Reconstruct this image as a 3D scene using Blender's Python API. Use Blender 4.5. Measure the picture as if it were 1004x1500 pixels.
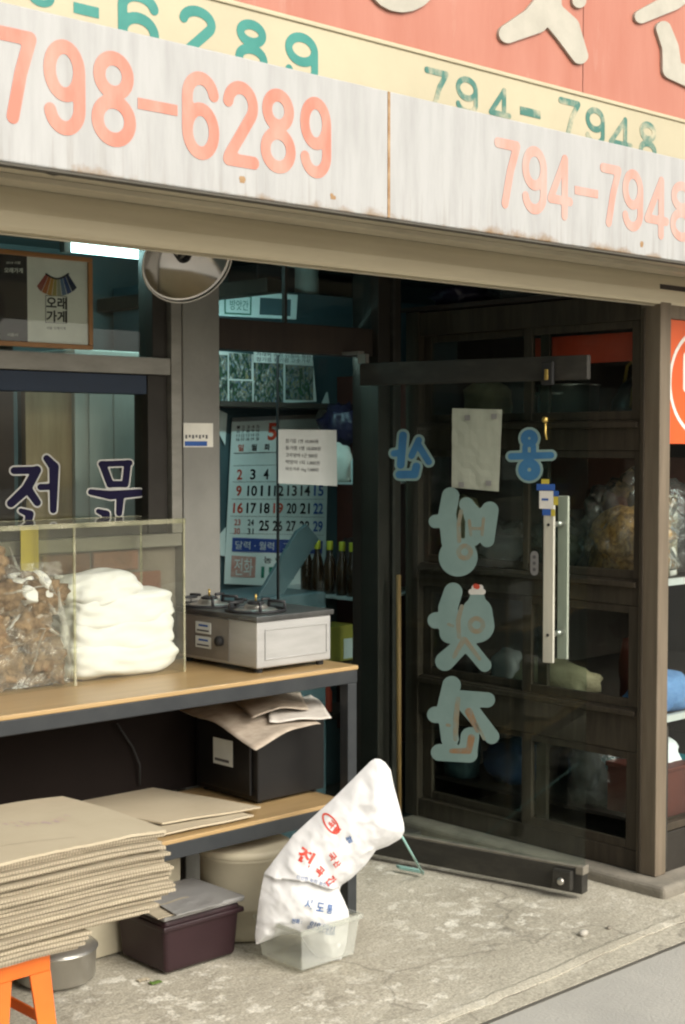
import bpy, bmesh, math, random
import numpy as np
from mathutils import Vector, Matrix, noise as mnoise

random.seed(7)
scene = bpy.context.scene
for _o in list(bpy.data.objects):
    bpy.data.objects.remove(_o, do_unlink=True)
COL = scene.collection

# ------------------------------------------------------------------ camera
FPX = 2150.0                      # focal length in pixels of a 1004 x 1500 frame
CXP, CYP, CAM_H = 502.0, 750.0, 1.72
YAW, PITCH = math.radians(46.9), math.atan(100 / FPX)
cam_d = bpy.data.cameras.new('camera')
cam_d.sensor_fit = 'VERTICAL'; cam_d.sensor_height = 36.0; cam_d.sensor_width = 24.1
cam_d.lens = FPX / 1500 * 36.0
cam_d.clip_start = 0.05; cam_d.clip_end = 400
cam_d.dof.use_dof = True; cam_d.dof.focus_distance = 5.0; cam_d.dof.aperture_fstop = 5.6
cam = bpy.data.objects.new('camera', cam_d)
cam.location = (0, 0, CAM_H)
cam.rotation_euler = (math.pi / 2 - PITCH, 0, YAW - math.pi / 2)
COL.objects.link(cam); scene.camera = cam

# ------------------------------------------------------------------ sky, sun, exposure
SUN_EL, SUN_AZ = math.radians(35), math.radians(-86)     # direction the light comes from (azimuth from +X)
world = bpy.data.worlds.new('World'); scene.world = world; world.use_nodes = True
wn = world.node_tree.nodes; wl = world.node_tree.links
sky = wn.new('ShaderNodeTexSky'); sky.sky_type = 'NISHITA'; sky.sun_disc = False
sky.sun_elevation = SUN_EL; sky.sun_rotation = math.pi / 2 - SUN_AZ
sky.air_density = 1.0; sky.dust_density = 5.0; sky.ozone_density = 1.0
hs = wn.new('ShaderNodeHueSaturation'); hs.inputs['Saturation'].default_value = 0.34   # grey overcast sky
wl.new(sky.outputs[0], hs.inputs['Color'])
wm = wn.new('ShaderNodeMix'); wm.data_type = 'RGBA'; wm.blend_type = 'MULTIPLY'; wm.inputs[0].default_value = 1
wm.inputs[7].default_value = (1.0, 0.985, 0.93, 1)
wl.new(hs.outputs[0], wm.inputs[6]); wl.new(wm.outputs[2], wn['Background'].inputs[0])
wn['Background'].inputs[1].default_value = 0.13
sun_d = bpy.data.lights.new('sun', 'SUN'); sun_d.energy = 1.4; sun_d.angle = math.radians(40)
sun_d.color = (1.0, 0.965, 0.90)
sun = bpy.data.objects.new('sun', sun_d); COL.objects.link(sun)
_sd = Vector((math.cos(SUN_EL) * math.cos(SUN_AZ), math.cos(SUN_EL) * math.sin(SUN_AZ), math.sin(SUN_EL)))
sun.rotation_euler = _sd.to_track_quat('Z', 'Y').to_euler(); sun.location = _sd * 20
scene.view_settings.view_transform = 'Standard'; scene.view_settings.look = 'None'
scene.view_settings.gamma = 1.0; scene.view_settings.use_curve_mapping = False
scene.view_settings.exposure = 0.68
scene.cycles.filter_width = 2.2
scene.cycles.use_denoising = True
scene.cycles.max_bounces = 10; scene.cycles.transparent_max_bounces = 24
scene.cycles.sample_clamp_indirect = 1.0; scene.cycles.sample_clamp_direct = 4.0
scene.cycles.caustics_reflective = False; scene.cycles.caustics_refractive = False; scene.cycles.blur_glossy = 1.0
scene.cycles.diffuse_bounces = 3; scene.cycles.glossy_bounces = 3

# ------------------------------------------------------------------ pixel -> place
_r = Vector((math.sin(YAW), -math.cos(YAW), 0))
_f = Vector((math.cos(YAW) * math.cos(PITCH), math.sin(YAW) * math.cos(PITCH), -math.sin(PITCH)))
_u = Vector((math.cos(YAW) * math.sin(PITCH), math.sin(YAW) * math.sin(PITCH), math.cos(PITCH)))
CAMP = Vector((0, 0, CAM_H))
def ray(px, py): return _f + _r * ((px - CXP) / FPX) - _u * ((py - CYP) / FPX)
def at(px, py, X=None, Y=None, Z=None):
    d = ray(px, py)
    t = X / d.x if X is not None else (Y / d.y if Y is not None else (Z - CAM_H) / d.z)
    return CAMP + d * t
def atp(px, py, p0, n):
    d = ray(px, py)
    return CAMP + d * ((Vector(p0) - CAMP).dot(Vector(n)) / d.dot(Vector(n)))

# ------------------------------------------------------------------ mesh helpers
WORLD_AT = {}
class MB:
    def __init__(s): s.v = []; s.f = []
    def add(s, vs, fs):
        b = len(s.v); s.v += [Vector(v) for v in vs]; s.f += [tuple(i + b for i in f) for f in fs]; return s
    def box(s, x0, x1, y0, y1, z0, z1):
        return s.add([(x0,y0,z0),(x1,y0,z0),(x1,y1,z0),(x0,y1,z0),(x0,y0,z1),(x1,y0,z1),(x1,y1,z1),(x0,y1,z1)],
              [(0,3,2,1),(4,5,6,7),(0,1,5,4),(1,2,6,5),(2,3,7,6),(3,0,4,7)])
    def obox(s, o, u, v, w):       # corner + three edge vectors
        o, u, v, w = map(Vector, (o, u, v, w))
        if u.cross(v).dot(w) < 0: u, v = v, u
        return s.add([o,o+u,o+u+v,o+v,o+w,o+u+w,o+u+v+w,o+v+w],
              [(0,3,2,1),(4,5,6,7),(0,1,5,4),(1,2,6,5),(2,3,7,6),(3,0,4,7)])
    def tube(s, pts, r, n=10, caps=True):
        pts = [Vector(p) for p in pts]; rs = r if isinstance(r, (list, tuple)) else [r] * len(pts)
        b = len(s.v); ref = None
        for i, p in enumerate(pts):
            t = (pts[min(i+1, len(pts)-1)] - pts[max(i-1, 0)]).normalized()
            if ref is None: ref = t.orthogonal().normalized()
            ref = (ref - t * ref.dot(t)).normalized(); o = t.cross(ref)
            for k in range(n):
                a = 2 * math.pi * k / n
                s.v.append(p + (ref * math.cos(a) + o * math.sin(a)) * rs[i])
        for i in range(len(pts) - 1):
            for k in range(n):
                s.f.append((b+i*n+k, b+i*n+(k+1)%n, b+(i+1)*n+(k+1)%n, b+(i+1)*n+k))
        if caps:
            s.f.append(tuple(b + k for k in reversed(range(n)))); e = b + (len(pts)-1)*n
            s.f.append(tuple(e + k for k in range(n)))
        return s
    def lathe(s, prof, c, axis=(0,0,1), n=24):
        c = Vector(c); axis = Vector(axis).normalized(); a1 = axis.orthogonal().normalized(); a2 = axis.cross(a1)
        b = len(s.v); m = len(prof)
        for (r, z) in prof:
            for k in range(n):
                a = 2*math.pi*k/n
                s.v.append(c + axis*z + (a1*math.cos(a) + a2*math.sin(a))*max(r, 1e-4))
        for i in range(m-1):
            for k in range(n):
                s.f.append((b+i*n+k, b+i*n+(k+1)%n, b+(i+1)*n+(k+1)%n, b+(i+1)*n+k))
        return s
    def grid(s, fn, nu, nv):
        b = len(s.v)
        for j in range(nv+1):
            for i in range(nu+1): s.v.append(Vector(fn(i/nu, j/nv)))
        for j in range(nv):
            for i in range(nu):
                a = b + j*(nu+1) + i; s.f.append((a, a+1, a+nu+2, a+nu+1))
        return s
    def blob(s, c, size, amp=.12, freq=2.2, sub=3, seed=0, p=2.0, rot=0, flat=False):
        bm = bmesh.new(); bmesh.ops.create_icosphere(bm, subdivisions=sub, radius=1)
        b = len(s.v); cr, sr = math.cos(rot), math.sin(rot)
        for v in bm.verts:
            d = v.co.normalized()
            k = (abs(d.x)**p + abs(d.y)**p + abs(d.z)**p) ** (-1/p)
            q = d * k * (1 + amp * mnoise.fractal(d*freq + Vector((seed*3.1, seed*1.7, 0)), 1.0, 2.0, 3))
            if flat and q.z < -.75: q.z = -.75
            x, y, z = q.x*size[0], q.y*size[1], q.z*size[2]
            s.v.append(Vector((c[0]+x*cr-y*sr, c[1]+x*sr+y*cr, c[2]+z)))
        s.f += [tuple(b + v.index for v in f.verts) for f in bm.faces]; bm.free()
        return s
    def build(s, name, m, parent=None, bevel=0, seg=2, smooth=False, solid=0, sub=0, recalc=True):
        if parent is not None: off = WORLD_AT[parent.name]
        else:
            xs = [v.x for v in s.v]; ys = [v.y for v in s.v]; zs = [v.z for v in s.v]
            off = Vector(((min(xs)+max(xs))/2, (min(ys)+max(ys))/2, min(zs)))
        me = bpy.data.meshes.new(name)
        me.from_pydata([tuple(v - off) for v in s.v], [], s.f)
        if bevel or recalc:
            bm = bmesh.new(); bm.from_mesh(me)
            if recalc: bmesh.ops.recalc_face_normals(bm, faces=bm.faces)
            if bevel:
                es = [e for e in bm.edges if len(e.link_faces) == 2 and e.calc_face_angle(0) > .6]
                bmesh.ops.bevel(bm, geom=es, offset=bevel, segments=seg, affect='EDGES', profile=.5)
            bm.to_mesh(me); bm.free()
        if smooth:
            for p in me.polygons: p.use_smooth = True
        o = bpy.data.objects.new(name, me); COL.objects.link(o)
        me.materials.append(m)
        if solid:
            md = o.modifiers.new('solid', 'SOLIDIFY'); md.thickness = solid; md.offset = -1
        if sub:
            md = o.modifiers.new('sub', 'SUBSURF'); md.levels = sub; md.render_levels = sub
        if parent is not None: o.parent = parent; o.location = (0, 0, 0)
        else: o.location = off
        WORLD_AT[o.name] = off
        return o
def tag(o, label, cat, group=None):
    o['label'] = label; o['category'] = cat
    if group: o['group'] = group
    return o
def thing(name, label, cat, loc, group=None):
    o = bpy.data.objects.new(name, None); COL.objects.link(o); o.location = loc; o.empty_display_size = .1
    WORLD_AT[o.name] = Vector(loc); return tag(o, label, cat, group)
def struct(o): o['kind'] = 'structure'; return o
def stuff(o): o['kind'] = 'stuff'; return o

# flat shapes: union of round strokes -> marching squares
def stroke_shape(strokes, step):
    segs = []
    for pts, r in strokes:
        rr = r if isinstance(r, (list, tuple)) else [r]*len(pts)
        if len(pts) == 1: segs.append((pts[0], pts[0], rr[0], rr[0]))
        for i in range(len(pts)-1): segs.append((pts[i], pts[i+1], rr[i], rr[i+1]))
    R = max(max(a[2], a[3]) for a in segs) + 2*step
    xs = [p[0] for a in segs for p in a[:2]]; ys = [p[1] for a in segs for p in a[:2]]
    gx = np.arange(min(xs)-R, max(xs)+R+step, step); gy = np.arange(min(ys)-R, max(ys)+R+step, step)
    PX, PY = np.meshgrid(gx, gy); D = np.full(PX.shape, 1e9)
    for a, b, ra, rb in segs:
        dx, dy = b[0]-a[0], b[1]-a[1]; L = dx*dx+dy*dy
        t = np.clip(((PX-a[0])*dx+(PY-a[1])*dy)/L, 0, 1) if L > 0 else np.zeros_like(PX)
        D = np.minimum(D, np.hypot(PX-a[0]-t*dx, PY-a[1]-t*dy) - (ra+(rb-ra)*t))
    vid, verts, faces = {}, [], []
    def gv(key, p):
        if key not in vid: vid[key] = len(verts); verts.append(p)
        return vid[key]
    ny, nx = D.shape
    for j in range(ny-1):
        for i in range(nx-1):
            cs = [(i,j),(i+1,j),(i+1,j+1),(i,j+1)]; ds = [D[c[1], c[0]] for c in cs]
            if min(ds) > 0: continue
            poly = []
            for k in range(4):
                c, e = cs[k], cs[(k+1)%4]; d0, d1 = ds[k], ds[(k+1)%4]
                if d0 <= 0: poly.append(gv(c, (gx[c[0]], gy[c[1]])))
                if (d0 <= 0) != (d1 <= 0):
                    t = d0/(d0-d1); key = (min(c,e), max(c,e))
                    poly.append(gv(key, (gx[c[0]]+(gx[e[0]]-gx[c[0]])*t, gy[c[1]]+(gy[e[1]]-gy[c[1]])*t)))
            if len(poly) >= 3: faces.append(tuple(poly))
    return verts, faces
def thick(mb, verts2, faces, mapper, n, t):
    """lay a flat shape with mapper(x,y)->Vector, raised by t along n, with side walls"""
    n = Vector(n); base = [mapper(*v) for v in verts2]; b = len(mb.v); N = len(base)
    mb.v += [p + n*t for p in base] + base
    cnt = {}
    for f in faces:
        for k in range(len(f)):
            e = (f[k], f[(k+1) % len(f)]); cnt[tuple(sorted(e))] = cnt.get(tuple(sorted(e)), 0) + 1
    for f in faces:
        mb.f.append(tuple(b+i for i in f))
        for k in range(len(f)):
            a, c = f[k], f[(k+1) % len(f)]
            if cnt[tuple(sorted((a, c)))] == 1: mb.f.append((b+a, b+c, b+N+c, b+N+a))
    return mb
def circle(cx, cy, r, n=20, ry=None, a0=0, a1=2*math.pi):
    ry = ry or r
    return [(cx+r*math.cos(a0+(a1-a0)*k/n), cy+ry*math.sin(a0+(a1-a0)*k/n)) for k in range(n+1)]

_TXT = {}
def glyphs(s, bold=0.0):
    key = (s, bold)
    if key in _TXT: return _TXT[key]
    cu = bpy.data.curves.new('t', 'FONT'); cu.body = s; cu.size = 1; cu.offset = bold; cu.resolution_u = 4
    ob = bpy.data.objects.new('t', cu); COL.objects.link(ob)
    dg = bpy.context.evaluated_depsgraph_get()
    me = bpy.data.meshes.new_from_object(ob.evaluated_get(dg))
    vs = [(v.co.x, v.co.y) for v in me.vertices]; fs = [tuple(p.vertices) for p in me.polygons]
    bpy.data.objects.remove(ob); bpy.data.curves.remove(cu); bpy.data.meshes.remove(me)
    _TXT[key] = (vs, fs); return vs, fs
def fit_text(mb, s, p00, p10, p01, n, t=.001, bold=0.0):
    """stretch glyphs of s into the parallelogram p00 (lower left), p10, p01; raise by t along n"""
    vs, fs = glyphs(s, bold)
    if not vs: return mb
    x0 = min(v[0] for v in vs); x1 = max(v[0] for v in vs); y0 = min(v[1] for v in vs); y1 = max(v[1] for v in vs)
    p00, p10, p01 = Vector(p00), Vector(p10), Vector(p01)
    return thick(mb, vs, fs, lambda x, y: p00 + (p10-p00)*((x-x0)/max(x1-x0,1e-6)) + (p01-p00)*((y-y0)/max(y1-y0,1e-6)), n, t)

# ------------------------------------------------------------------ materials
def L(r, g, b):                      # 0-255 display colour -> linear
    return tuple(((c/255)/12.92 if c/255 <= .04045 else ((c/255+.055)/1.055)**2.4) for c in (r, g, b))
def mat(name, c1, c2=None, scale=6, rough=.6, metal=0, bump=0, bscale=70, stretch=(1,1,1), lo=.35, hi=.65,
        spec=.4, vary=0, c3=None, s3=2.0, lo3=.55, hi3=.68, trans=0, rvar=0, sheen=0, sss=0):
    m = bpy.data.materials.new(name); m.use_nodes = True; N = m.node_tree.nodes; K = m.node_tree.links
    b = N['Principled BSDF']; b.inputs['Roughness'].default_value = rough; b.inputs['Metallic'].default_value = metal
    b.inputs['Specular IOR Level'].default_value = spec
    if trans: b.inputs['Transmission Weight'].default_value = trans
    if sss:
        b.inputs['Subsurface Weight'].default_value = sss; b.inputs['Subsurface Radius'].default_value = (.03,.03,.025)
        b.inputs['Subsurface Scale'].default_value = .5
    c2 = c2 or tuple(x*.82 for x in c1)
    tc = N.new('ShaderNodeTexCoord'); mp = N.new('ShaderNodeMapping'); mp.inputs['Scale'].default_value = stretch
    oi = N.new('ShaderNodeObjectInfo')
    ad = N.new('ShaderNodeVectorMath'); ad.operation = 'MULTIPLY_ADD'; ad.inputs[1].default_value = (17, 31, 23)
    K.new(oi.outputs['Random'], ad.inputs[0]); K.new(tc.outputs['Object'], ad.inputs[2]); K.new(ad.outputs[0], mp.inputs['Vector'])
    nz = N.new('ShaderNodeTexNoise'); nz.inputs['Scale'].default_value = scale; nz.inputs['Detail'].default_value = 8
    nz.inputs['Roughness'].default_value = .62
    K.new(mp.outputs[0], nz.inputs['Vector'])
    rp = N.new('ShaderNodeMapRange'); rp.inputs[1].default_value = lo; rp.inputs[2].default_value = hi
    K.new(nz.outputs['Fac'], rp.inputs[0])
    mx = N.new('ShaderNodeMix'); mx.data_type = 'RGBA'
    mx.inputs[6].default_value = (*c1, 1); mx.inputs[7].default_value = (*c2, 1); K.new(rp.outputs[0], mx.inputs[0])
    col = mx.outputs[2]
    if c3:
        n3 = N.new('ShaderNodeTexNoise'); n3.inputs['Scale'].default_value = s3; n3.inputs['Detail'].default_value = 9
        n3.inputs['Roughness'].default_value = .7; K.new(mp.outputs[0], n3.inputs['Vector'])
        r3 = N.new('ShaderNodeMapRange'); r3.inputs[1].default_value = lo3; r3.inputs[2].default_value = hi3
        K.new(n3.outputs['Fac'], r3.inputs[0])
        m3 = N.new('ShaderNodeMix'); m3.data_type = 'RGBA'; m3.inputs[7].default_value = (*c3, 1)
        K.new(r3.outputs[0], m3.inputs[0]); K.new(col, m3.inputs[6]); col = m3.outputs[2]
    if vary:
        hv = N.new('ShaderNodeHueSaturation'); mr = N.new('ShaderNodeMapRange')
        mr.inputs[3].default_value = 1-vary; mr.inputs[4].default_value = 1+vary
        K.new(oi.outputs['Random'], mr.inputs[0]); K.new(mr.outputs[0], hv.inputs['Value']); K.new(col, hv.inputs['Color']); col = hv.outputs[0]
    K.new(col, b.inputs['Base Color'])
    if rvar:
        rr = N.new('ShaderNodeMapRange'); rr.inputs[3].default_value = max(.03, rough-rvar); rr.inputs[4].default_value = min(1, rough+rvar)
        K.new(nz.outputs['Fac'], rr.inputs[0]); K.new(rr.outputs[0], b.inputs['Roughness'])
    if bump:
        nb = N.new('ShaderNodeTexNoise'); nb.inputs['Scale'].default_value = bscale; nb.inputs['Detail'].default_value = 6
        K.new(mp.outputs[0], nb.inputs['Vector'])
        bp = N.new('ShaderNodeBump'); bp.inputs['Strength'].default_value = bump; bp.inputs['Distance'].default_value = .01
        K.new(nb.outputs['Fac'], bp.inputs['Height']); K.new(bp.outputs[0], b.inputs['Normal'])
    return m
def glass(name, tint=(.9,.95,.93), dust=.03, gloss=1.0, dscale=9, ior=1.45, dustcol=(.5,.5,.47), rough=.02, bump=0, bscale=14):
    m = bpy.data.materials.new(name); m.use_nodes = True; N = m.node_tree.nodes; K = m.node_tree.links
    N.remove(N['Principled BSDF']); out = N['Material Output']
    tr = N.new('ShaderNodeBsdfTransparent'); tr.inputs[0].default_value = (*tint, 1)
    gl = N.new('ShaderNodeBsdfGlossy'); gl.inputs['Roughness'].default_value = rough
    fr = N.new('ShaderNodeLayerWeight'); fr.inputs['Blend'].default_value = .5      # Schlick, same from both sides of a thin sheet
    pw = N.new('ShaderNodeMath'); pw.operation = 'POWER'; pw.inputs[1].default_value = 5; K.new(fr.outputs['Facing'], pw.inputs[0])
    f0 = ((ior-1)/(ior+1))**2
    mu = N.new('ShaderNodeMath'); mu.operation = 'MULTIPLY_ADD'; mu.inputs[1].default_value = (1-f0)*gloss; mu.inputs[2].default_value = f0*gloss; mu.use_clamp = True
    K.new(pw.outputs[0], mu.inputs[0])
    m1 = N.new('ShaderNodeMixShader'); K.new(mu.outputs[0], m1.inputs[0]); K.new(tr.outputs[0], m1.inputs[1]); K.new(gl.outputs[0], m1.inputs[2])
    df = N.new('ShaderNodeBsdfDiffuse'); df.inputs[0].default_value = (*dustcol, 1)
    tc = N.new('ShaderNodeTexCoord'); nz = N.new('ShaderNodeTexNoise'); nz.inputs['Scale'].default_value = dscale; nz.inputs['Detail'].default_value = 8
    K.new(tc.outputs['Object'], nz.inputs['Vector'])
    rp = N.new('ShaderNodeMapRange'); rp.inputs[1].default_value = .35; rp.inputs[2].default_value = .8
    rp.inputs[3].default_value = dust*.35; rp.inputs[4].default_value = dust*2.2
    K.new(nz.outputs['Fac'], rp.inputs[0])
    m2 = N.new('ShaderNodeMixShader'); K.new(rp.outputs[0], m2.inputs[0]); K.new(m1.outputs[0], m2.inputs[1]); K.new(df.outputs[0], m2.inputs[2])
    if bump:
        nb = N.new('ShaderNodeTexNoise'); nb.inputs['Scale'].default_value = bscale; nb.inputs['Detail'].default_value = 5
        K.new(tc.outputs['Object'], nb.inputs['Vector'])
        bp = N.new('ShaderNodeBump'); bp.inputs['Strength'].default_value = bump; bp.inputs['Distance'].default_value = .02
        K.new(nb.outputs['Fac'], bp.inputs['Height']); K.new(bp.outputs[0], gl.inputs['Normal']); K.new(bp.outputs[0], fr.inputs['Normal'])
    K.new((m2 if dust > .004 else m1).outputs[0], out.inputs[0]); return m
def emit(name, c, s):
    m = bpy.data.materials.new(name); m.use_nodes = True; b = m.node_tree.nodes['Principled BSDF']
    b.inputs['Base Color'].default_value = (.8,.8,.8,1)
    b.inputs['Emission Color'].default_value = (*c, 1); b.inputs['Emission Strength'].default_value = s; return m

def floor_mat():
    m = mat('concrete_floor', (.48,.445,.36), (.345,.317,.25), scale=1.6, rough=.9, lo=.34, hi=.66, c3=(.68,.65,.56), s3=13, lo3=.53, hi3=.60, bump=.5, bscale=45)
    N = m.node_tree.nodes; K = m.node_tree.links; b = N['Principled BSDF']
    src = b.inputs['Base Color'].links[0].from_socket
    tc = N.new('ShaderNodeTexCoord')
    # worn pale scuffs fade out by a large-scale mask
    m3 = [n for n in N if n.type == 'MIX'][1]
    nz = N.new('ShaderNodeTexNoise'); nz.inputs['Scale'].default_value = 1.1; nz.inputs['Detail'].default_value = 5
    K.new(tc.outputs['Object'], nz.inputs['Vector'])
    mr = N.new('ShaderNodeMapRange'); mr.inputs[1].default_value = .42; mr.inputs[2].default_value = .60
    K.new(nz.outputs['Fac'], mr.inputs[0])
    ge = N.new('ShaderNodeNewGeometry'); vd = N.new('ShaderNodeVectorMath'); vd.operation = 'SUBTRACT'; vd.inputs[1].default_value = (4.0, 3.38, 0)
    vs_ = N.new('ShaderNodeVectorMath'); vs_.operation = 'MULTIPLY'; vs_.inputs[1].default_value = (1.0, 1.7, 0); vl = N.new('ShaderNodeVectorMath'); vl.operation = 'LENGTH'
    K.new(ge.outputs['Position'], vd.inputs[0]); K.new(vd.outputs[0], vs_.inputs[0]); K.new(vs_.outputs[0], vl.inputs[0])
    rd = N.new('ShaderNodeMapRange'); rd.inputs[1].default_value = .25; rd.inputs[2].default_value = .95; rd.inputs[3].default_value = .13; rd.inputs[4].default_value = -.06
    K.new(vl.outputs['Value'], rd.inputs[0]); ad_ = N.new('ShaderNodeMath'); ad_.operation = 'ADD'; K.new(nz.outputs['Fac'], ad_.inputs[0]); K.new(rd.outputs[0], ad_.inputs[1]); K.new(ad_.outputs[0], mr.inputs[0])
    old = m3.inputs[0].links[0].from_socket; mu = N.new('ShaderNodeMath'); mu.operation = 'MULTIPLY'
    K.new(old, mu.inputs[0]); K.new(mr.outputs[0], mu.inputs[1]); K.new(mu.outputs[0], m3.inputs[0])
    # dark stains and fine speckle
    n2 = N.new('ShaderNodeTexNoise'); n2.inputs['Scale'].default_value = 4.3; n2.inputs['Detail'].default_value = 10; n2.inputs['Roughness'].default_value = .75
    K.new(tc.outputs['Object'], n2.inputs['Vector'])
    r2 = N.new('ShaderNodeMapRange'); r2.inputs[1].default_value = .56; r2.inputs[2].default_value = .72; r2.inputs[4].default_value = .65
    K.new(n2.outputs['Fac'], r2.inputs[0])
    mx = N.new('ShaderNodeMix'); mx.data_type = 'RGBA'; mx.inputs[7].default_value = (.19,.17,.128,1)
    K.new(r2.outputs[0], mx.inputs[0]); K.new(src, mx.inputs[6])
    n4 = N.new('ShaderNodeTexNoise'); n4.inputs['Scale'].default_value = 130; n4.inputs['Detail'].default_value = 3
    K.new(tc.outputs['Object'], n4.inputs['Vector'])
    r4 = N.new('ShaderNodeMapRange'); r4.inputs[1].default_value = .3; r4.inputs[2].default_value = .7; r4.inputs[3].default_value = .72; r4.inputs[4].default_value = 1.25
    K.new(n4.outputs['Fac'], r4.inputs[0])
    hv = N.new('ShaderNodeHueSaturation'); K.new(r4.outputs[0], hv.inputs['Value']); K.new(mx.outputs[2], hv.inputs['Color'])
    # hairline cracks
    vo = N.new('ShaderNodeTexVoronoi'); vo.feature = 'DISTANCE_TO_EDGE'; vo.inputs['Scale'].default_value = .7
    nd = N.new('ShaderNodeTexNoise'); nd.inputs['Scale'].default_value = 3.0; nd.inputs['Detail'].default_value = 6; K.new(tc.outputs['Object'], nd.inputs['Vector'])
    va = N.new('ShaderNodeVectorMath'); va.operation = 'MULTIPLY_ADD'; va.inputs[1].default_value = (.5,.5,.5); K.new(nd.outputs['Color'], va.inputs[0]); K.new(tc.outputs['Object'], va.inputs[2]); K.new(va.outputs[0], vo.inputs['Vector'])
    rc = N.new('ShaderNodeMapRange'); rc.inputs[1].default_value = .002; rc.inputs[2].default_value = .007; rc.inputs[3].default_value = .35; rc.inputs[4].default_value = 0
    K.new(vo.outputs['Distance'], rc.inputs[0])
    mc = N.new('ShaderNodeMix'); mc.data_type = 'RGBA'; mc.inputs[7].default_value = (.09,.08,.062,1)
    K.new(rc.outputs[0], mc.inputs[0]); K.new(hv.outputs[0], mc.inputs[6]); K.new(mc.outputs[2], b.inputs['Base Color'])
    return m
def fascia_mat():
    m = mat('fascia_white', (.385,.385,.38), (.31,.31,.305), scale=5, stretch=(5,5,.7), rough=.45, lo=.4, hi=.75, c3=(.27,.265,.25), s3=2.2, lo3=.58, hi3=.86, bump=.05)
    N = m.node_tree.nodes; K = m.node_tree.links; b = N['Principled BSDF']; src = b.inputs['Base Color'].links[0].from_socket
    tc = N.new('ShaderNodeTexCoord'); sx = N.new('ShaderNodeSeparateXYZ'); K.new(tc.outputs['Object'], sx.inputs[0])
    def band(z1, nscale, lo, hi, colr, stretch, peak):
        nonlocal src
        mr = N.new('ShaderNodeMapRange'); mr.inputs[1].default_value = .0; mr.inputs[2].default_value = z1; mr.inputs[3].default_value = peak; mr.inputs[4].default_value = 0
        K.new(sx.outputs['Z'], mr.inputs[0])
        mp = N.new('ShaderNodeMapping'); mp.inputs['Scale'].default_value = stretch; K.new(tc.outputs['Object'], mp.inputs[0])
        nz = N.new('ShaderNodeTexNoise'); nz.inputs['Scale'].default_value = nscale; nz.inputs['Detail'].default_value = 8; nz.inputs['Roughness'].default_value = .7
        K.new(mp.outputs[0], nz.inputs['Vector'])
        ad = N.new('ShaderNodeMath'); ad.operation = 'ADD'; K.new(nz.outputs['Fac'], ad.inputs[0]); K.new(mr.outputs[0], ad.inputs[1])
        r2 = N.new('ShaderNodeMapRange'); r2.inputs[1].default_value = lo; r2.inputs[2].default_value = hi; K.new(ad.outputs[0], r2.inputs[0])
        mx = N.new('ShaderNodeMix'); mx.data_type = 'RGBA'; mx.inputs[7].default_value = (*colr, 1)
        K.new(r2.outputs[0], mx.inputs[0]); K.new(src, mx.inputs[6]); src = mx.outputs[2]
    band(.30, 7, .78, 1.10, (.25,.235,.205), (9,1,.35), .30)
    band(.05, 5, .74, .90, (.22,.145,.08), (1,1,1), .32)
    K.new(src, b.inputs['Base Color']); return m
def photo_mat(name, seed, bright=.5):
    m = bpy.data.materials.new(name); m.use_nodes = True; N = m.node_tree.nodes; K = m.node_tree.links; b = N['Principled BSDF']; b.inputs['Roughness'].default_value = .4
    tc = N.new('ShaderNodeTexCoord'); mp = N.new('ShaderNodeMapping'); mp.inputs['Location'].default_value = (seed*3.7, 0, seed*1.3); mp.inputs['Scale'].default_value = (1.6,1,1); K.new(tc.outputs['Object'], mp.inputs[0])
    nz = N.new('ShaderNodeTexNoise'); nz.inputs['Scale'].default_value = 26; nz.inputs['Detail'].default_value = 3; nz.inputs['Distortion'].default_value = 1.2; K.new(mp.outputs[0], nz.inputs['Vector'])
    cr = N.new('ShaderNodeValToRGB'); e = cr.color_ramp; e.elements[0].position = .36; e.elements[0].color = (.01,.015,.02,1); e.elements[1].position = .66; e.elements[1].color = (bright,bright*1.05,bright,1)
    for pos, c in ((.44,(.03,.09,.03,1)),(.49,(.05,.05,.04,1)),(.53,(.10,.16,.26,1)),(.57,(.28,.24,.08,1)),(.60,(.06,.05,.05,1))):
        q = e.elements.new(pos); q.color = c
    K.new(nz.outputs['Fac'], cr.inputs[0]); K.new(cr.outputs[0], b.inputs['Base Color']); return m
M = {}
M['fascia'] = fascia_mat()
M['rust'] = mat('rust_stain', (.26,.15,.07), (.40,.28,.16), scale=30, rough=.9)
M['numred'] = mat('faded_red_paint', (.50,.17,.12), (.48,.27,.215), scale=4, stretch=(3,3,1), rough=.5, lo=.38, hi=.68)
M['numred2'] = mat('washed_red_paint', (.51,.25,.20), (.46,.34,.30), scale=5, stretch=(4,4,1), rough=.5, lo=.35, hi=.7)
M['numgreen'] = mat('green_paint', (.03,.20,.17), (.05,.25,.21), scale=10, rough=.5)
M['numgreenworn'] = mat('worn_green_paint', (.05,.16,.13), (.44,.40,.28), scale=14, rough=.6, lo=.44, hi=.66)
M['cream'] = mat('cream_board', (.47,.42,.29), (.42,.375,.26), scale=3, rough=.5, bump=.03)
M['redsign'] = mat('red_sign_face', (.38,.14,.095), (.42,.175,.125), scale=3, stretch=(3,3,.6), rough=.45, c3=(.46,.27,.21), s3=4, lo3=.6, hi3=.85)
M['signletter'] = mat('cream_letter', (.42,.395,.335), (.36,.34,.285), scale=14, rough=.6)
M['beige'] = mat('beige_shutter_metal', (.60,.53,.38), (.52,.455,.32), scale=2.5, stretch=(.5,2,6), rough=.38, metal=.25, c3=(.50,.40,.20), s3=1.3, lo3=.58, hi3=.75, bump=.03)
M['soffit'] = mat('soffit_metal', (.55,.50,.38), (.45,.40,.30), scale=6, stretch=(.6,4,1), rough=.5, metal=.2)
M['plaster'] = mat('upper_wall', (.42,.39,.34), rough=.85, bump=.2)
M['concrete'] = floor_mat()
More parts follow.
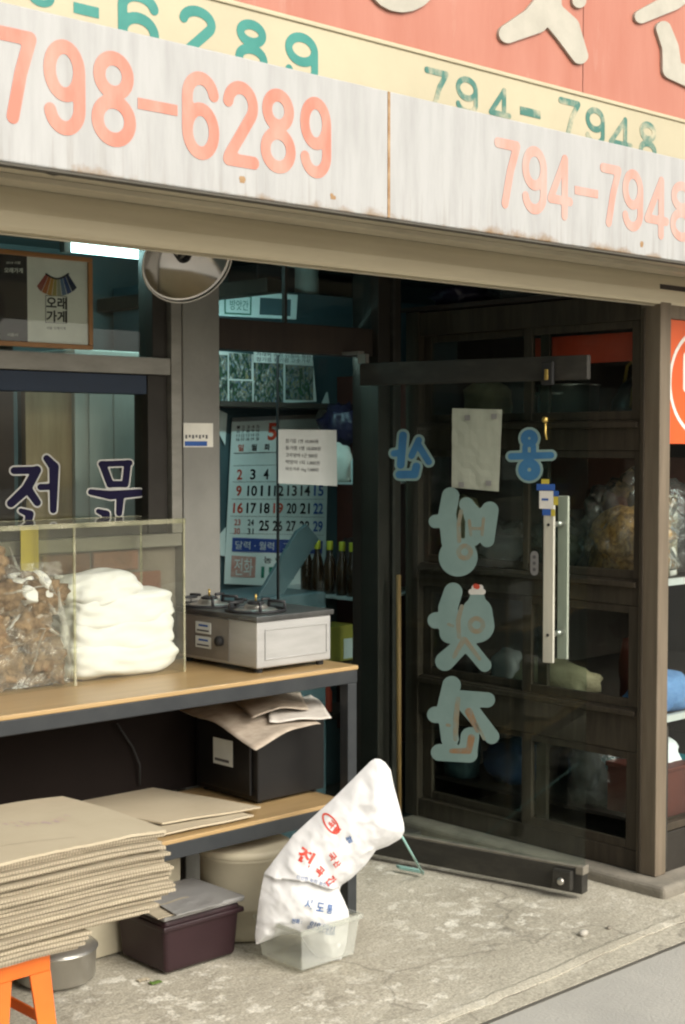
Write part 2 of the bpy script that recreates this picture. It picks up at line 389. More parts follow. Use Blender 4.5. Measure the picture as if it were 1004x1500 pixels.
M['road'] = mat('pale_road', (.40,.385,.345), (.33,.32,.29), scale=2.0, rough=.85, c3=(.24,.23,.205), s3=4, lo3=.58, hi3=.8, bump=.3, bscale=90)
M['dirt'] = mat('dark_joint_dirt', (.10,.092,.076), rough=.95)
M['plinth'] = mat('plinth_concrete', (.28,.25,.20), (.17,.155,.125), scale=5, rough=.9, bump=.3)
M['pillar'] = mat('grey_painted_pillar', (.23,.225,.20), (.19,.185,.165), scale=5, rough=.6, c3=(.13,.12,.10), s3=7, lo3=.66, hi3=.8, bump=.08)
M['alu'] = mat('aged_aluminium', (.25,.24,.21), (.19,.18,.155), scale=6, stretch=(1,1,3), rough=.45, metal=.3)
M['darkframe'] = mat('dark_bronze_frame', (.034,.03,.025), (.024,.021,.017), scale=6, rough=.5, spec=.2)
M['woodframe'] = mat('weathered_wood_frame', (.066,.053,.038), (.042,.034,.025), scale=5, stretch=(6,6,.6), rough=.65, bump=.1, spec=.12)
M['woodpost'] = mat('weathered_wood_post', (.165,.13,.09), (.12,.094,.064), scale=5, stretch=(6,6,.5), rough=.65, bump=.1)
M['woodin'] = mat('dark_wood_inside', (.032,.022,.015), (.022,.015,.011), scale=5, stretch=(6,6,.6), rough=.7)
M['railmetal'] = mat('dark_rail_metal', (.036,.034,.029), (.065,.06,.05), scale=7, stretch=(1,1,3), rough=.5, metal=.3, lo=.45, hi=.8, bump=.05)
M['raildust'] = mat('dusty_rail_top', (.20,.18,.14), (.12,.11,.09), scale=12, rough=.9)
M['steel'] = mat('stainless_steel', (.55,.53,.48), (.45,.43,.39), scale=4, rough=.32, metal=.85, bump=.02)
M['handle'] = mat('brushed_handle', (.62,.60,.50), (.50,.49,.41), scale=6, stretch=(4,4,.4), rough=.42, metal=.35)
M['whitefrm'] = mat('white_shelf_edge', (.55,.56,.54), rough=.5)
M['tabletop'] = mat('varnished_table_wood', (.42,.285,.135), (.34,.225,.10), scale=4, stretch=(.7,7,7), rough=.28, spec=.5, bump=.02)
M['tableedge'] = mat('pale_wood_edge', (.50,.32,.15), (.40,.25,.11), scale=5, stretch=(1,5,9), rough=.5)
M['tableframe'] = mat('black_table_frame', (.022,.025,.028), (.033,.036,.038), scale=9, rough=.4)
M['card'] = mat('corrugated_cardboard', (.43,.37,.265), (.33,.28,.20), scale=7, stretch=(1,3,3), rough=.85, vary=.12, bump=.12, bscale=40)
def flute(m):      # open ends of the corrugation on the cut edges
    N = m.node_tree.nodes; K = m.node_tree.links; b = N['Principled BSDF']; src = b.inputs['Base Color'].links[0].from_socket
    tc = N.new('ShaderNodeTexCoord'); wv = N.new('ShaderNodeTexWave'); wv.inputs['Scale'].default_value = 34; wv.inputs['Distortion'].default_value = 3; wv.inputs['Detail'].default_value = 2
    wv.inputs['Detail Scale'].default_value = .4
    K.new(tc.outputs['Object'], wv.inputs['Vector'])
    ge = N.new('ShaderNodeNewGeometry'); sx = N.new('ShaderNodeSeparateXYZ'); K.new(ge.outputs['True Normal'], sx.inputs[0])
    mr = N.new('ShaderNodeMapRange'); mr.inputs[1].default_value = -.5; mr.inputs[2].default_value = -.7; mr.inputs[3].default_value = 0; mr.inputs[4].default_value = .6; K.new(sx.outputs['Y'], mr.inputs[0])
    mu = N.new('ShaderNodeMath'); mu.operation = 'MULTIPLY'; K.new(wv.outputs['Fac'], mu.inputs[0]); K.new(mr.outputs[0], mu.inputs[1])
    mx = N.new('ShaderNodeMix'); mx.data_type = 'RGBA'; mx.inputs[7].default_value = (.15,.12,.08,1); K.new(mu.outputs[0], mx.inputs[0]); K.new(src, mx.inputs[6]); K.new(mx.outputs[2], b.inputs['Base Color'])
flute(M['card'])
M['cardtop'] = mat('cardboard_face', (.47,.405,.29), (.42,.355,.25), scale=3, rough=.85, vary=.05, bump=.06, c3=(.36,.29,.23), s3=3, lo3=.62, hi3=.8)
M['inkmark'] = mat('faded_violet_ink', (.40,.31,.29), (.47,.38,.27), scale=40, rough=.9, lo=.4, hi=.6)
M['orange'] = mat('orange_plastic', (.72,.16,.02), (.64,.13,.018), scale=4, rough=.38, spec=.5)
M['maroon'] = mat('maroon_plastic', (.026,.010,.013), (.02,.008,.010), scale=5, rough=.45)
M['greylid'] = mat('grey_plastic_lid', (.25,.245,.235), (.20,.195,.19), scale=5, rough=.5)
M['creampanel'] = mat('cream_painted_panel', (.44,.39,.28), (.36,.32,.23), scale=3, rough=.6, bump=.05)
M['blackbox'] = mat('black_enamel', (.008,.0075,.0075), (.012,.011,.0105), scale=8, rough=.35)
M['paper'] = mat('white_paper', (.62,.64,.60), (.55,.57,.53), scale=6, rough=.85)
M['papernote'] = mat('note_paper', (.60,.63,.60), (.54,.57,.55), scale=5, rough=.85)
M['doorpaper'] = mat('door_paper', (.40,.42,.34), (.34,.36,.29), scale=7, stretch=(4,4,1), rough=.9)
M['newsprint'] = mat('newsprint', (.46,.39,.31), (.33,.27,.21), scale=22, stretch=(1,1,2), rough=.9, c3=(.12,.10,.09), s3=9, lo3=.64, hi3=.69)
M['newswhite'] = mat('newspaper_fold', (.60,.56,.50), (.48,.44,.39), scale=25, rough=.9)
M['sack'] = mat('woven_white_sack', (.64,.635,.63), (.58,.575,.57), scale=5, rough=.6, bump=.25, bscale=16, sss=.15)
M['sackred'] = mat('red_sack_print', (.55,.05,.03), (.60,.16,.12), scale=30, rough=.7, lo=.45, hi=.8)
M['sackblue'] = mat('blue_sack_print', (.05,.12,.30), (.16,.26,.42), scale=30, rough=.7, lo=.45, hi=.8)
M['flour'] = mat('white_folded_cloth', (.86,.87,.89), (.83,.84,.86), scale=5, rough=.75, bump=.25, bscale=14, sss=.2)
M['brick'] = mat('brown_brick', (.22,.11,.075), (.16,.085,.06), scale=12, rough=.9, vary=.25, bump=.3)
M['mortar'] = mat('mortar', (.20,.18,.15), rough=.95, bump=.2)
M['navy'] = mat('navy_vinyl', (.010,.008,.034), rough=.7, spec=.15)
M['whitevinyl'] = mat('white_vinyl', (.55,.54,.50), (.46,.45,.42), scale=20, rough=.5)
M['tealvinyl'] = mat('pale_teal_vinyl_back', (.225,.32,.30), (.19,.28,.26), scale=8, rough=.55, vary=0)
M['bluevinyl'] = mat('blue_vinyl_back', (.035,.13,.27), (.05,.17,.32), scale=10, rough=.5)
M['glue'] = mat('old_glue_stain', (.26,.22,.15), (.22,.27,.23), scale=24, rough=.8, lo=.4, hi=.65)
M['glueorange'] = mat('orange_glue_stain', (.28,.17,.09), (.22,.23,.19), scale=24, rough=.8, lo=.42, hi=.65)
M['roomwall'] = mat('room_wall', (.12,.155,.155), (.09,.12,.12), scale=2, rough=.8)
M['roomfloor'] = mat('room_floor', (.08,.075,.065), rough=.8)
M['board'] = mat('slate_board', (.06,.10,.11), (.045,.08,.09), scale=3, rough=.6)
M['browncurtain'] = mat('brown_panel', (.05,.03,.02), rough=.8)
M['tanwood'] = mat('tan_wood_panel', (.40,.29,.16), (.30,.21,.11), scale=4, stretch=(6,6,.7), rough=.7)
M['locker'] = mat('pale_metal_locker', (.50,.52,.46), (.40,.42,.37), scale=3, stretch=(3,3,.5), rough=.55)
M['blueband'] = mat('dark_blue_band', (.008,.022,.05), rough=.5)
M['framewood'] = mat('orange_picture_frame', (.34,.17,.06), (.25,.12,.04), scale=6, stretch=(1,6,1), rough=.4)
M['certpaper'] = mat('cream_certificate', (.82,.79,.70), rough=.7)
M['certdark'] = mat('dark_brown_certificate', (.028,.019,.017), rough=.6)
M['ink'] = mat('black_ink', (.012,.012,.014), rough=.7)
M['inkgrey'] = mat('grey_ink', (.10,.10,.10), rough=.8)
M['inkred'] = mat('red_ink', (.60,.08,.04), rough=.7)
M['inkblue'] = mat('blue_ink', (.03,.10,.35), rough=.7)
M['inkgreen'] = mat('green_ink', (.02,.17,.11), rough=.7)
M['calpaper'] = mat('calendar_paper', (.66,.73,.70), (.60,.68,.65), scale=3, rough=.75)
M['calblue'] = mat('calendar_blue', (.03,.06,.25), rough=.6)
M['bottle'] = mat('dark_oil_bottle', (.045,.02,.007), (.028,.012,.005), scale=8, rough=.12, spec=.6)
M['yellowcap'] = mat('yellow_green_cap', (.52,.48,.03), rough=.45)
M['stampred'] = mat('faded_red_stamp', (.45,.20,.16), (.52,.36,.31), scale=30, rough=.8)
M['winebottle'] = mat('purple_bag', (.03,.024,.06), (.018,.015,.035), scale=9, rough=.3, bump=.6, bscale=25)
M['bluebag'] = mat('blue_bag', (.035,.07,.16), (.02,.04,.09), scale=9, rough=.3, bump=.6, bscale=25)
M['grain'] = mat('golden_grain', (.55,.31,.10), (.26,.13,.04), scale=48, rough=.8, lo=.42, hi=.58, bump=.8, bscale=90)
M['driedbrown'] = mat('dried_brown_block', (.30,.20,.115), (.15,.092,.05), scale=30, rough=.8, lo=.40, hi=.60, bump=1.0, bscale=60, vary=.25)
M['tansack'] = mat('tan_sack', (.30,.26,.16), (.20,.17,.10), scale=9, rough=.85, bump=.4)
M['bluecloth'] = mat('blue_cloth', (.14,.27,.50), (.08,.17,.36), scale=14, rough=.9, bump=.6, bscale=30)
M['tealplastic'] = mat('turquoise_basin', (.01,.28,.33), rough=.35)
M['redbrown'] = mat('red_brown_box', (.11,.025,.015), (.07,.018,.012), scale=4, rough=.6)
M['orangesign'] = mat('orange_sign', (.62,.10,.022), (.56,.085,.02), scale=5, rough=.35)
M['signwhite'] = mat('sign_white', (.75,.72,.66), rough=.5)
M['redbanner'] = mat('red_banner', (.70,.08,.03), rough=.6)
M['yellow'] = mat('yellow_tape', (.55,.45,.06), (.45,.36,.05), scale=9, rough=.4)
M['pinkbrown'] = mat('pinkish_panel', (.26,.12,.09), rough=.7)
M['mint'] = mat('mint_plastic', (.30,.52,.47), rough=.4)
M['brass'] = mat('brass', (.60,.42,.12), rough=.35, metal=.7)
M['broom'] = mat('wooden_handle', (.24,.14,.05), (.18,.10,.04), scale=5, stretch=(6,6,.7), rough=.6)
M['rubber'] = mat('black_rubber', (.015,.015,.015), rough=.7)
M['undershade'] = mat('shade_black_board', (.010,.007,.006), rough=.8, spec=.1)  # near-black colour standing in for the shade under the tabletop
M['castiron'] = mat('cast_iron', (.02,.02,.022), rough=.5, bump=.2)
M['cooktop'] = mat('greasy_cooktop', (.10,.10,.095), (.06,.06,.058), scale=8, rough=.35, metal=.5)
M['stovepanel'] = mat('stove_side_steel', (.46,.455,.44), (.39,.385,.37), scale=4, stretch=(1,1,6), rough=.4, metal=.45)
M['stovefront'] = mat('stove_front_panel', (.27,.25,.22), (.20,.185,.16), scale=6, rough=.4, metal=.4)
M['lampring'] = mat('lamp_outer_ring', (.34,.32,.28), (.26,.24,.21), scale=5, rough=.3, metal=1.0)
M['lampalu'] = mat('lamp_reflector', (.52,.50,.46), (.42,.40,.37), scale=5, rough=.13, metal=1.0)
M['lampout'] = mat('lamp_outside', (.35,.33,.28), rough=.4, metal=.6)
M['leafgreen'] = mat('green_scrap', (.12,.20,.04), rough=.7)
M['paleyellow'] = mat('yellow_carton', (.42,.38,.06), (.34,.30,.05), scale=6, rough=.6)
M['pebble'] = mat('pale_pebble', (.46,.43,.37), rough=.9)
M['glass'] = glass('window_glass', (.92,.95,.94), 0, gloss=.8)
M['doorglass'] = glass('door_glass', (.87,.92,.905), 0, dscale=6, gloss=.6)
M['dimglass'] = glass('tinted_glass', (.87,.92,.92), 0, gloss=.8)
M['acrylic'] = glass('acrylic', (.96,.965,.93), .020, dscale=5, dustcol=(.62,.60,.50))
M['acryledge'] = glass('acrylic_edge', (.85,.86,.72), .22, dustcol=(.75,.72,.56))
M['film'] = glass('clear_plastic_film', (.96,.96,.94), .035, gloss=2.2, ior=1.5, rough=.12, bump=1.0, bscale=22, dustcol=(.75,.74,.70))
M['bagfilm'] = glass('bag_film', (.96,.96,.94), .045, gloss=2.6, ior=1.5, rough=.10, bump=1.2, bscale=18, dscale=16, dustcol=(.82,.80,.74))
M['tub'] = glass('frosted_tub', (.95,.955,.93), .15, dscale=3, rough=.25, dustcol=(.75,.76,.72))
M['foldfilm'] = glass('fold_highlight', (.95,.95,.93), .22, gloss=2.5, ior=1.5, rough=.15, dustcol=(.85,.85,.82))  # whiteness stands in for highlights on the wrap's folds
M['tube'] = emit('lit_tube', (.60,1.0,1.0), 38.0)
# ================================================================== SETTING
YF = 2.90        # fascia front
YB = 3.27        # shutter box / display case front
YW = 4.45        # window and door wall
NF = (0, -1, 0)
# ground
g = MB().box(-40, 40, -40, 2.842, -.20, -.008).build('road', M['road']); struct(g)
g = MB().box(-2, 12, 2.842, 2.858, -.2, -.0062).build('road_joint', M['dirt']); struct(g)
g = MB().box(-2, 12, 2.858, 3.15, -.2, -.004).build('pavement_edge', M['concrete']); struct(g)
# main slab with a broken front edge
mb = MB(); n = 260; xs = [-2 + 14*i/n for i in range(n+1)]
def slab_edge(x): return 2.945 + .035*mnoise.fractal(Vector((x*1.3, .3, 0)), 1, 2, 4) + .012*mnoise.noise(Vector((x*17, 5, 0))) + .006*mnoise.noise(Vector((x*60, 9, 0)))
top = [(x, slab_edge(x), .0005) for x in xs]
for i in range(n):
    a, b = top[i], top[i+1]
    mb.add([a, b, (b[0], b[1]+.03, .004), (a[0], a[1]+.03, .004), (a[0], a[1]-.004, -.15), (b[0], b[1]-.004, -.15)], [(0,1,2,3), (4,5,1,0)])
def floor_z(x, y): return .004 - .004*min(1, max(0, (y-3.0)/.6)) + .006*mnoise.fractal(Vector((x*1.7, y*1.7, 0)), 1, 2, 4) - .004
NX, NY = 150, 50
mb2 = MB()
def fpt(u, v):
    x = -2 + 14*u; y0 = slab_edge(x)+.03; y = y0 + (v**1.3)*(4.45-y0)
    z = floor_z(x, y)
    return (x, y, z if v > .02 else .004)
mb2.grid(fpt, n, NY)
mb.v += []; b0 = len(mb.v); mb.v += mb2.v; mb.f += [tuple(i+b0 for i in f) for f in mb2.f]
g = mb.build('forecourt_slab', M['concrete'], recalc=False, smooth=False); struct(g)
mb = MB()
for i in range(n):
    w0, w1 = [.0015 + .007*max(0, mnoise.noise(Vector((x*5, 2, 0)))+.15) for x in (xs[i], xs[i+1])]
    ya, yb = slab_edge(xs[i])+.001, slab_edge(xs[i+1])+.001
    mb.add([(xs[i],ya-w0,-.0028),(xs[i+1],yb-w1,-.0028),(xs[i+1],yb,-.0026),(xs[i],ya,-.0026)], [(0,1,2,3)])
struct(mb.build('pavement_crack', M['dirt'], recalc=False))
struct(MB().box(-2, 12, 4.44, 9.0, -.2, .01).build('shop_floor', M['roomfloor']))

# shop shell
shop = thing('shop_building', 'small street-front shop with red and cream signs above its entrance', 'shop', (3.6, 3.3, 0))
MB().box(-3, 11, 3.56, 3.9, 2.70, 7.0).build('upper_wall', M['plaster'], shop)
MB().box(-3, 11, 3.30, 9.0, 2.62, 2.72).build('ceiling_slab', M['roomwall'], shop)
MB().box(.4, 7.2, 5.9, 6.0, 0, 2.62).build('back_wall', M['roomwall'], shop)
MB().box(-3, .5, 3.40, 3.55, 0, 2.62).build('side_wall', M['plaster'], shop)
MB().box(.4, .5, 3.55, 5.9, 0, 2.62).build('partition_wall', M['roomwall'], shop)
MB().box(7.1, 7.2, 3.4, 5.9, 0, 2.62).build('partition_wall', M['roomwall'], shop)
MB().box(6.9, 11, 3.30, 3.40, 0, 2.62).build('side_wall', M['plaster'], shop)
pil = MB().box(3.322, 3.495, 4.42, 4.62, 0, 2.62).build('pillar', M['pillar'], shop, bevel=.004)
# sticker on the pillar
a = at(269, 655, Y=4.418); b = at(312, 620, Y=4.418)
st = MB().box(a.x, b.x, 4.4165, 4.4195, a.z, b.z).build('sticker', M['certpaper'], pil)
st = MB().box(a.x+.005, b.x-.03, 4.4150, 4.4165, a.z+.004, a.z+.022).build('sticker_print', M['inkblue'], pil)
mb = MB()
for k in range(7): mb.box(a.x+.008+k*.016, a.x+.016+k*.016, 4.4150, 4.4165, a.z+.032+.004*(k%2), a.z+.046)
mb.build('sticker_print', M['inkgrey'], pil)

# brick base under the window: backing plus single bricks
base = MB().box(.5, 3.318, 4.47, 4.60, 0, 1.335).build('window_base_wall', M['mortar'], shop)
bme = None
for c in range(16):
    zb = .012 + c*.083
    for k in range(14):
        xb = .55 + k*.208 - (.104 if c % 2 else 0)
        if xb + .196 > 3.318 or xb < .5 or (zb < .85 and k < 8) or zb + .073 > 1.34: continue
        if bme is None:
            ob = MB().box(xb, xb+.196, 4.455, 4.50, zb, zb+.073).build('brick', M['brick'], base, bevel=.004, seg=1)
            bme = ob.data; bx, bz = xb, zb
        else:
            ob = bpy.data.objects.new('brick', bme); COL.objects.link(ob); ob.parent = base
            ob.location = (xb-bx, random.uniform(-.002, .002), zb-bz)
# window
win = thing('shop_window', 'grey framed shop window with dark blue band and navy lettering', 'window', (2.2, 4.45, 1.34))
MB().box(.5, 3.32, 4.43, 4.60, 1.337, 1.385).build('window_sill', M['alu'], win, bevel=.003)
MB().box(3.272, 3.320, 4.425, 4.56, 1.386, 2.60).build('window_jamb', M['alu'], win, bevel=.003)
MB().box(.5, 3.270, 4.428, 4.55, 1.974, 2.037).build('window_rail', M['alu'], win, bevel=.003)
MB().box(3.182, 3.270, 4.45, 4.54, 1.386, 1.972).build('sash_stile', M['darkframe'], win, bevel=.003)
MB().box(.5, 3.180, 4.455, 4.54, 1.902, 1.972).build('sash_rail', M['blueband'], win, bevel=.002)
MB().box(.5, 3.180, 4.455, 4.54, 1.387, 1.43).build('sash_rail', M['darkframe'], win, bevel=.002)
MB().box(3.205, 3.270, 4.45, 4.54, 2.039, 2.60).build('sash_stile', M['darkframe'], win, bevel=.003)
MB().box(.5, 3.181, 4.492, 4.498, 1.431, 1.901).build('pane', M['glass'], win)
MB().box(.5, 3.204, 4.492, 4.498, 2.038, 2.60).build('pane', M['glass'], win)
# lettering on the lower pane
def sc4(p): return (p[0]/2.778, 540 + p[1]/2.778)
jeon = [([(58,415),(150,413)],15), ([(150,413),(108,490),(45,548)],[18,20,17]), ([(112,488),(152,545)],[18,15]),
        ([(165,482),(215,480)],13), ([(190,365),(220,400),(217,575)],[14,20,14]), ([(85,578),(122,592),(108,648),(225,655)],[10,16,16,14])]
mun = [([(412,388),(528,384)],12), ([(520,385),(510,470)],14), ([(418,390),(448,470)],15), ([(450,470),(510,470)],13),
       ([(370,502),(450,515),(568,505)],[12,18,15]), ([(490,515),(485,588)],[16,13]), ([(400,580),(432,592),(428,645),(545,650)],[10,16,15,13])]
for s in (jeon, mun):
    for grow, mname, t in ((6, 'whitevinyl', .0006), (0, 'navy', .0014)):
        v2, f2 = stroke_shape([(p, [q+grow for q in r] if isinstance(r, list) else r+grow) for p, r in s], 5)
        mb = MB(); thick(mb, v2, f2, lambda x, y: at(*sc4((x, y)), Y=4.4915), NF, t)
        mb.build('lettering', M[mname], win)

# doorway frame: header, jamb, transom glass
dw = thing('door_frame', 'dark doorway frame with header and transom glass beside the grey pillar', 'door frame', (3.9, 4.5, 0))
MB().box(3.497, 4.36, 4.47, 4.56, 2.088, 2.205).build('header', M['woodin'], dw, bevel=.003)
MB().box(4.362, 4.50, 4.44, 4.60, 0.012, 2.60).build('jamb', M['darkframe'], dw, bevel=.004)
MB().box(4.43, 4.445, 4.42, 4.438, .02, 2.5).build('jamb_bead', M['railmetal'], dw)
MB().box(3.497, 4.36, 4.485, 4.491, 2.206, 2.60).build('transom_pane', M['dimglass'], dw)
MB().box(3.875, 3.887, 4.478, 4.498, 2.206, 2.60).build('transom_bar', M['darkframe'], dw)
# sliding glass panel behind the opening
sp = thing('sliding_glass_panel', 'dim frameless glass panel half across the doorway, white note taped on it', 'glass panel', (4.2, 4.6, 0))
x0 = at(408, 700, Y=4.6).x
MB().box(x0, 4.60, 4.597, 4.605, .06, 2.085).build('pane', M['dimglass'], sp)
MB().box(x0-.004, x0, 4.594, 4.608, .06, 2.085).build('edge_strip', M['rubber'], sp)
xe = at(526, 700, Y=4.61).x
MB().box(xe, xe+.004, 4.608, 4.616, .06, 2.085).build('edge_strip', M['steel'], sp)
MB().box(x0, 4.60, 4.592, 4.610, .012, .058).build('bottom_rail', M['railmetal'], sp)

# shutter box, soffit and fascia
sh = thing('shutter_box', 'long beige metal roller shutter box running over the entrance', 'shutter box', (3.6, 3.4, 2.24))
mb = MB()   # gently bowed front
prof = [(3.292,2.250),(3.272,2.252),(3.266,2.262),(3.262,2.30),(3.264,2.34),(3.27,2.372),(3.55,2.372),(3.40,2.300),(3.312,2.250)]
X0, X1 = -1.5, 9.0
k = len(prof); mb.add([(X0,y,z) for y, z in prof] + [(X1,y,z) for y, z in prof],
     [(i,(i+1)%k,k+(i+1)%k,k+i) for i in range(k)] + [tuple(range(k)), tuple(reversed(range(k,2*k)))])
mb.build('box', M['beige'], sh)
MB().box(X0, X1, 3.296, 3.308, 2.2455, 2.2495).build('shutter_slat_edge', M['soffit'], sh, bevel=.002)
MB().box(5.05, 5.12, 3.258, 3.2695, 2.375, 2.40).build('bracket', M['rubber'], sh)

fa = thing('fascia_sign', 'white weathered fascia with faded red phone numbers 798-6289 and 794-7948', 'sign', (3.3, 3.0, 2.34))
seam = at(570, 200, Y=YF).x
ZB, ZT = 2.343, 2.690
for xa, xb in ((-1.5, seam-.003), (seam+.003, 9.0)):
    MB().box(xa, xb, YF, YF+.04, ZB, ZT).build('panel', M['fascia'], fa, bevel=.004)
MB().box(seam-.0045, seam+.0045, YF-.001, YF+.03, ZB+.002, ZT-.002).build('seam', M['rust'], fa)
MB().box(-1.5, 9.0, YF+.042, 3.262, ZB+.018, ZB+.034).build('soffit', M['soffit'], fa)
MB().box(-1.5, 9.0, YF+.004, YF+.036, ZB-.006, ZB-.0005).build('lower_lip', M['dirt'], fa)
MB().box(-1.5, 9.0, 3.10, 3.118, ZB+.004, ZB+.017).build('soffit_rib', M['soffit'], fa)
c = at(75, 247, Z=ZB+.012)
MB().tube([(c.x-.09,c.y,ZB+.012),(c.x,c.y-.01,ZB+.006),(c.x+.08,c.y+.01,ZB+.014)], [.004,.012,.004], 8).build('rag_scrap', M['rubber'], fa, smooth=True)
# rust along the lower edge
for px, py, w, h in ((355,268,.004,.012),(488,292,.005,.011),(940,362,.004,.012)):
    p = at(px, py, Y=YF)
    st_ = [([(random.uniform(-w,w), random.uniform(0,h)) ], random.uniform(.3,.7)*h) for _ in range(7)] + [([(-w,0),(w,0)], h*.3)]
    v2, f2 = stroke_shape(st_, h*.18)
    zb = max(ZB+.001, p.z-h*.5) if h > .015 else ZB+.001
    v2 = [(x, max(y, 0)) for x, y in v2]
    mb = MB(); thick(mb, v2, f2, lambda x, y: Vector((p.x+x, YF-.0002, p.z+y)), NF, .0005)
    mb.build('rust_patch', M['rust'], fa)
def digit(ch, W, H, r):
    """round-ended painted numeral in a W x H box"""
    c = W/2
    if ch == '7': return [([(r,H-r),(W-r,H-r)],r), ([(W-r,H-r),(W*.62,H*.55),(W*.42,r)],r)]
    if ch == '4': return [([(W*.70,H-r),(r,H*.30)],r*.9), ([(r,H*.30),(W-r*.6,H*.30)],r*.9), ([(W*.70,H-r),(W*.70,r)],r)]
    if ch == '2': return [(circle(c,H*.72,c-r,18,H*.28-r,math.pi*.95,-math.pi*.18) + [(r*1.2,r*1.6),(r,r)],r), ([(r,r),(W-r*.8,r)],r)]
    if ch == '8': return [(circle(c,H*.745,c-r*1.35,24,H*.255-r),r), (circle(c,H*.275,c-r,24,H*.275-r),r)]
    nine = [(circle(c,H*.675,c-r,26,H*.325-r),r), ([(W-r,H*.675),(W-r,H*.40)] + circle(c,H*.29,c-r,16,H*.29-r,0,-math.pi*.93),r)]
    if ch == '9': return nine
    return [([(W-x, H-y) for x, y in p], q) for p, q in nine]
def numerals(rows, Y, mname, parent, wt, t=.001):
    for ch, xl, xr, yt, yb in rows:
        xc, yc = (xl+xr)/2, (yt+yb)/2
        xa, xb = at(xl, yc, Y=Y).x, at(xr, yc, Y=Y).x; za, zb = at(xc, yb, Y=Y).z, at(xc, yt, Y=Y).z
        W, H = xb-xa, zb-za; mb = MB()
        if ch == '-': mb.box(xa, xb, Y-t, Y, (za+zb)/2-.013, (za+zb)/2+.013)
        else:
            v2, f2 = stroke_shape(digit(ch, W, H, wt*H), H/42)
            thick(mb, v2, f2, lambda x, y: Vector((xa+x, Y, za+y)), NF, t)
        mb.build('numeral', M[mname], parent)
numerals([('7',-8,54,42,182),('9',64,125,58,198),('8',134,199,75,215),('-',202,260,143,170),('6',267,321,105,234),('2',327,378,119,245),('8',382,433,130,254),('9',440,485,142,261)], YF-.0004, 'numred', fa, .074)
numerals([('7',724,762,204,306),('9',765,801,214,314),('4',802,838,225,322),('-',842,876,272,291),('7',879,910,241,333),('9',912,942,248,339),('4',944,979,257,350),('8',982,1016,266,354)], YF-.0004, 'numred2', fa, .074)

up = thing('upper_sign', 'red shop sign with raised cream brush letters over a cream strip', 'sign', (3.4, 3.1, 2.69))
YU = 3.06
zr = at(600, 70, Y=YU).z
MB().box(-1.5, 9, YU, YU+.05, 2.60, zr-.012).build('cream_strip', M['cream'], up)
MB().box(-1.5, 9, YU-.006, YU+.05, zr-.0115, zr+.002).build('moulding', M['cream'], up, bevel=.003)
xs_ = at(855, 120, Y=YU).x
for xa, xb in ((-1.5, xs_-.002), (xs_+.002, 9)):
    MB().box(xa, xb, YU+.002, YU+.06, zr+.003, zr+1.0).build('red_panel', M['redsign'], up, bevel=.002)
MB().box(-1.5, 9, YU+.06, 3.556, 2.73, zr+1.0).build('sign_backing', M['plaster'], up)
numerals([('8',40,80,-50,10),('-',108,145,2,28),('6',173,233,-14,78),('2',263,316,9,94),('8',345,392,29,108),('9',418,466,48,124)], YU-.0004, 'numgreen', up, .09)
numerals([('7',622,657,101,160),('9',668,700,112,168),('4',716,748,127,184),('-',762,792,150,180),('7',818,850,145,204),('9',858,886,157,214),('4',892,926,170,228),('8',936,962,178,238)], YU-.0004, 'numgreenworn', up, .08)
def sc2(x, y): return at(502 + x/2, y/2, Y=YU)
letters = [[([(600,-120),(598,10),(560,60),(480,100)],[30,38,40,28]), ([(598,30),(650,85),(690,165)],[34,40,24]), ([(690,-60),(688,5)],[20,20])],
           [([(1010,-30),(965,5),(870,50)],[26,26,20]), ([(935,85),(955,140),(960,205),(1040,240)],[22,24,28,30]), ([(960,-150),(1060,-140)],[30,30])],
           [(circle(170,-70,72,20),36)],
           [(circle(-310,-230,72,20),36)]]
for s in letters:
    v2, f2 = stroke_shape(s, 7)
    mb = MB(); thick(mb, v2, f2, lambda x, y: sc2(x, y) + Vector((0,.001,0)), NF, .010)
    mb.build('raised_letter', M['signletter'], up)
# ================================================================== DISPLAY CASE (right of the entrance)
XC = 4.72
pl = MB(); pl.box(4.63, 6.6, 3.165, 4.60, -.12, .042)
o = pl.build('concrete_plinth', M['plinth'], bevel=.02, seg=3); tag(o, 'worn concrete plinth under the brown display case', 'plinth')
dc = thing('display_case', 'weathered brown wooden glazed display case right of the open glass door', 'display case', (5.5, 3.9, .042))
RZ = [(.044,.125), (.512,.685), (1.088,1.190), (1.694,1.812), (2.198,2.30)]
for i, (z0, z1) in enumerate(RZ):
    MB().box(XC+.004, XC+.06, 3.362, 4.548, z0, z1).build('rail', M['woodframe'], dc, bevel=.004)
    if i in (1, 2, 3):
        MB().box(XC-.012, XC+.003, 3.37, 4.54, z1-.030, z1-.008).build('rail_moulding', M['woodframe'], dc, bevel=.003)
MB().box(XC-.004, XC+.066, 3.268, 3.360, .0425, 2.305).build('corner_post', M['woodpost'], dc, bevel=.004)
MB().box(XC-.012, XC-.0045, 3.335, 3.350, .05, 2.24).build('post_bead', M['woodframe'], dc, bevel=.002)
MB().box(XC, XC+.06, 4.55, 4.63, .0425, 2.305).build('back_post', M['woodframe'], dc, bevel=.004)
def sash(y0, y1, z0, z1, xo, lead=.045):
    MB().box(XC+xo, XC+xo+.022, y0, y0+lead, z0, z1).build('sash_stile', M['woodframe'], dc, bevel=.003)
    MB().box(XC+xo, XC+xo+.022, y1-lead, y1, z0, z1).build('sash_stile', M['woodframe'], dc, bevel=.003)
    MB().box(XC+xo+.001, XC+xo+.021, y0+lead, y1-lead, z0, z0+.035).build('sash_rail', M['woodframe'], dc, bevel=.003)
    MB().box(XC+xo+.001, XC+xo+.021, y0+lead, y1-lead, z1-.03, z1).build('sash_rail', M['woodframe'], dc, bevel=.003)
    MB().box(XC+xo+.009, XC+xo+.013, y0+lead, y1-lead, z0+.035, z1-.03).build('pane', M['glass'], dc)
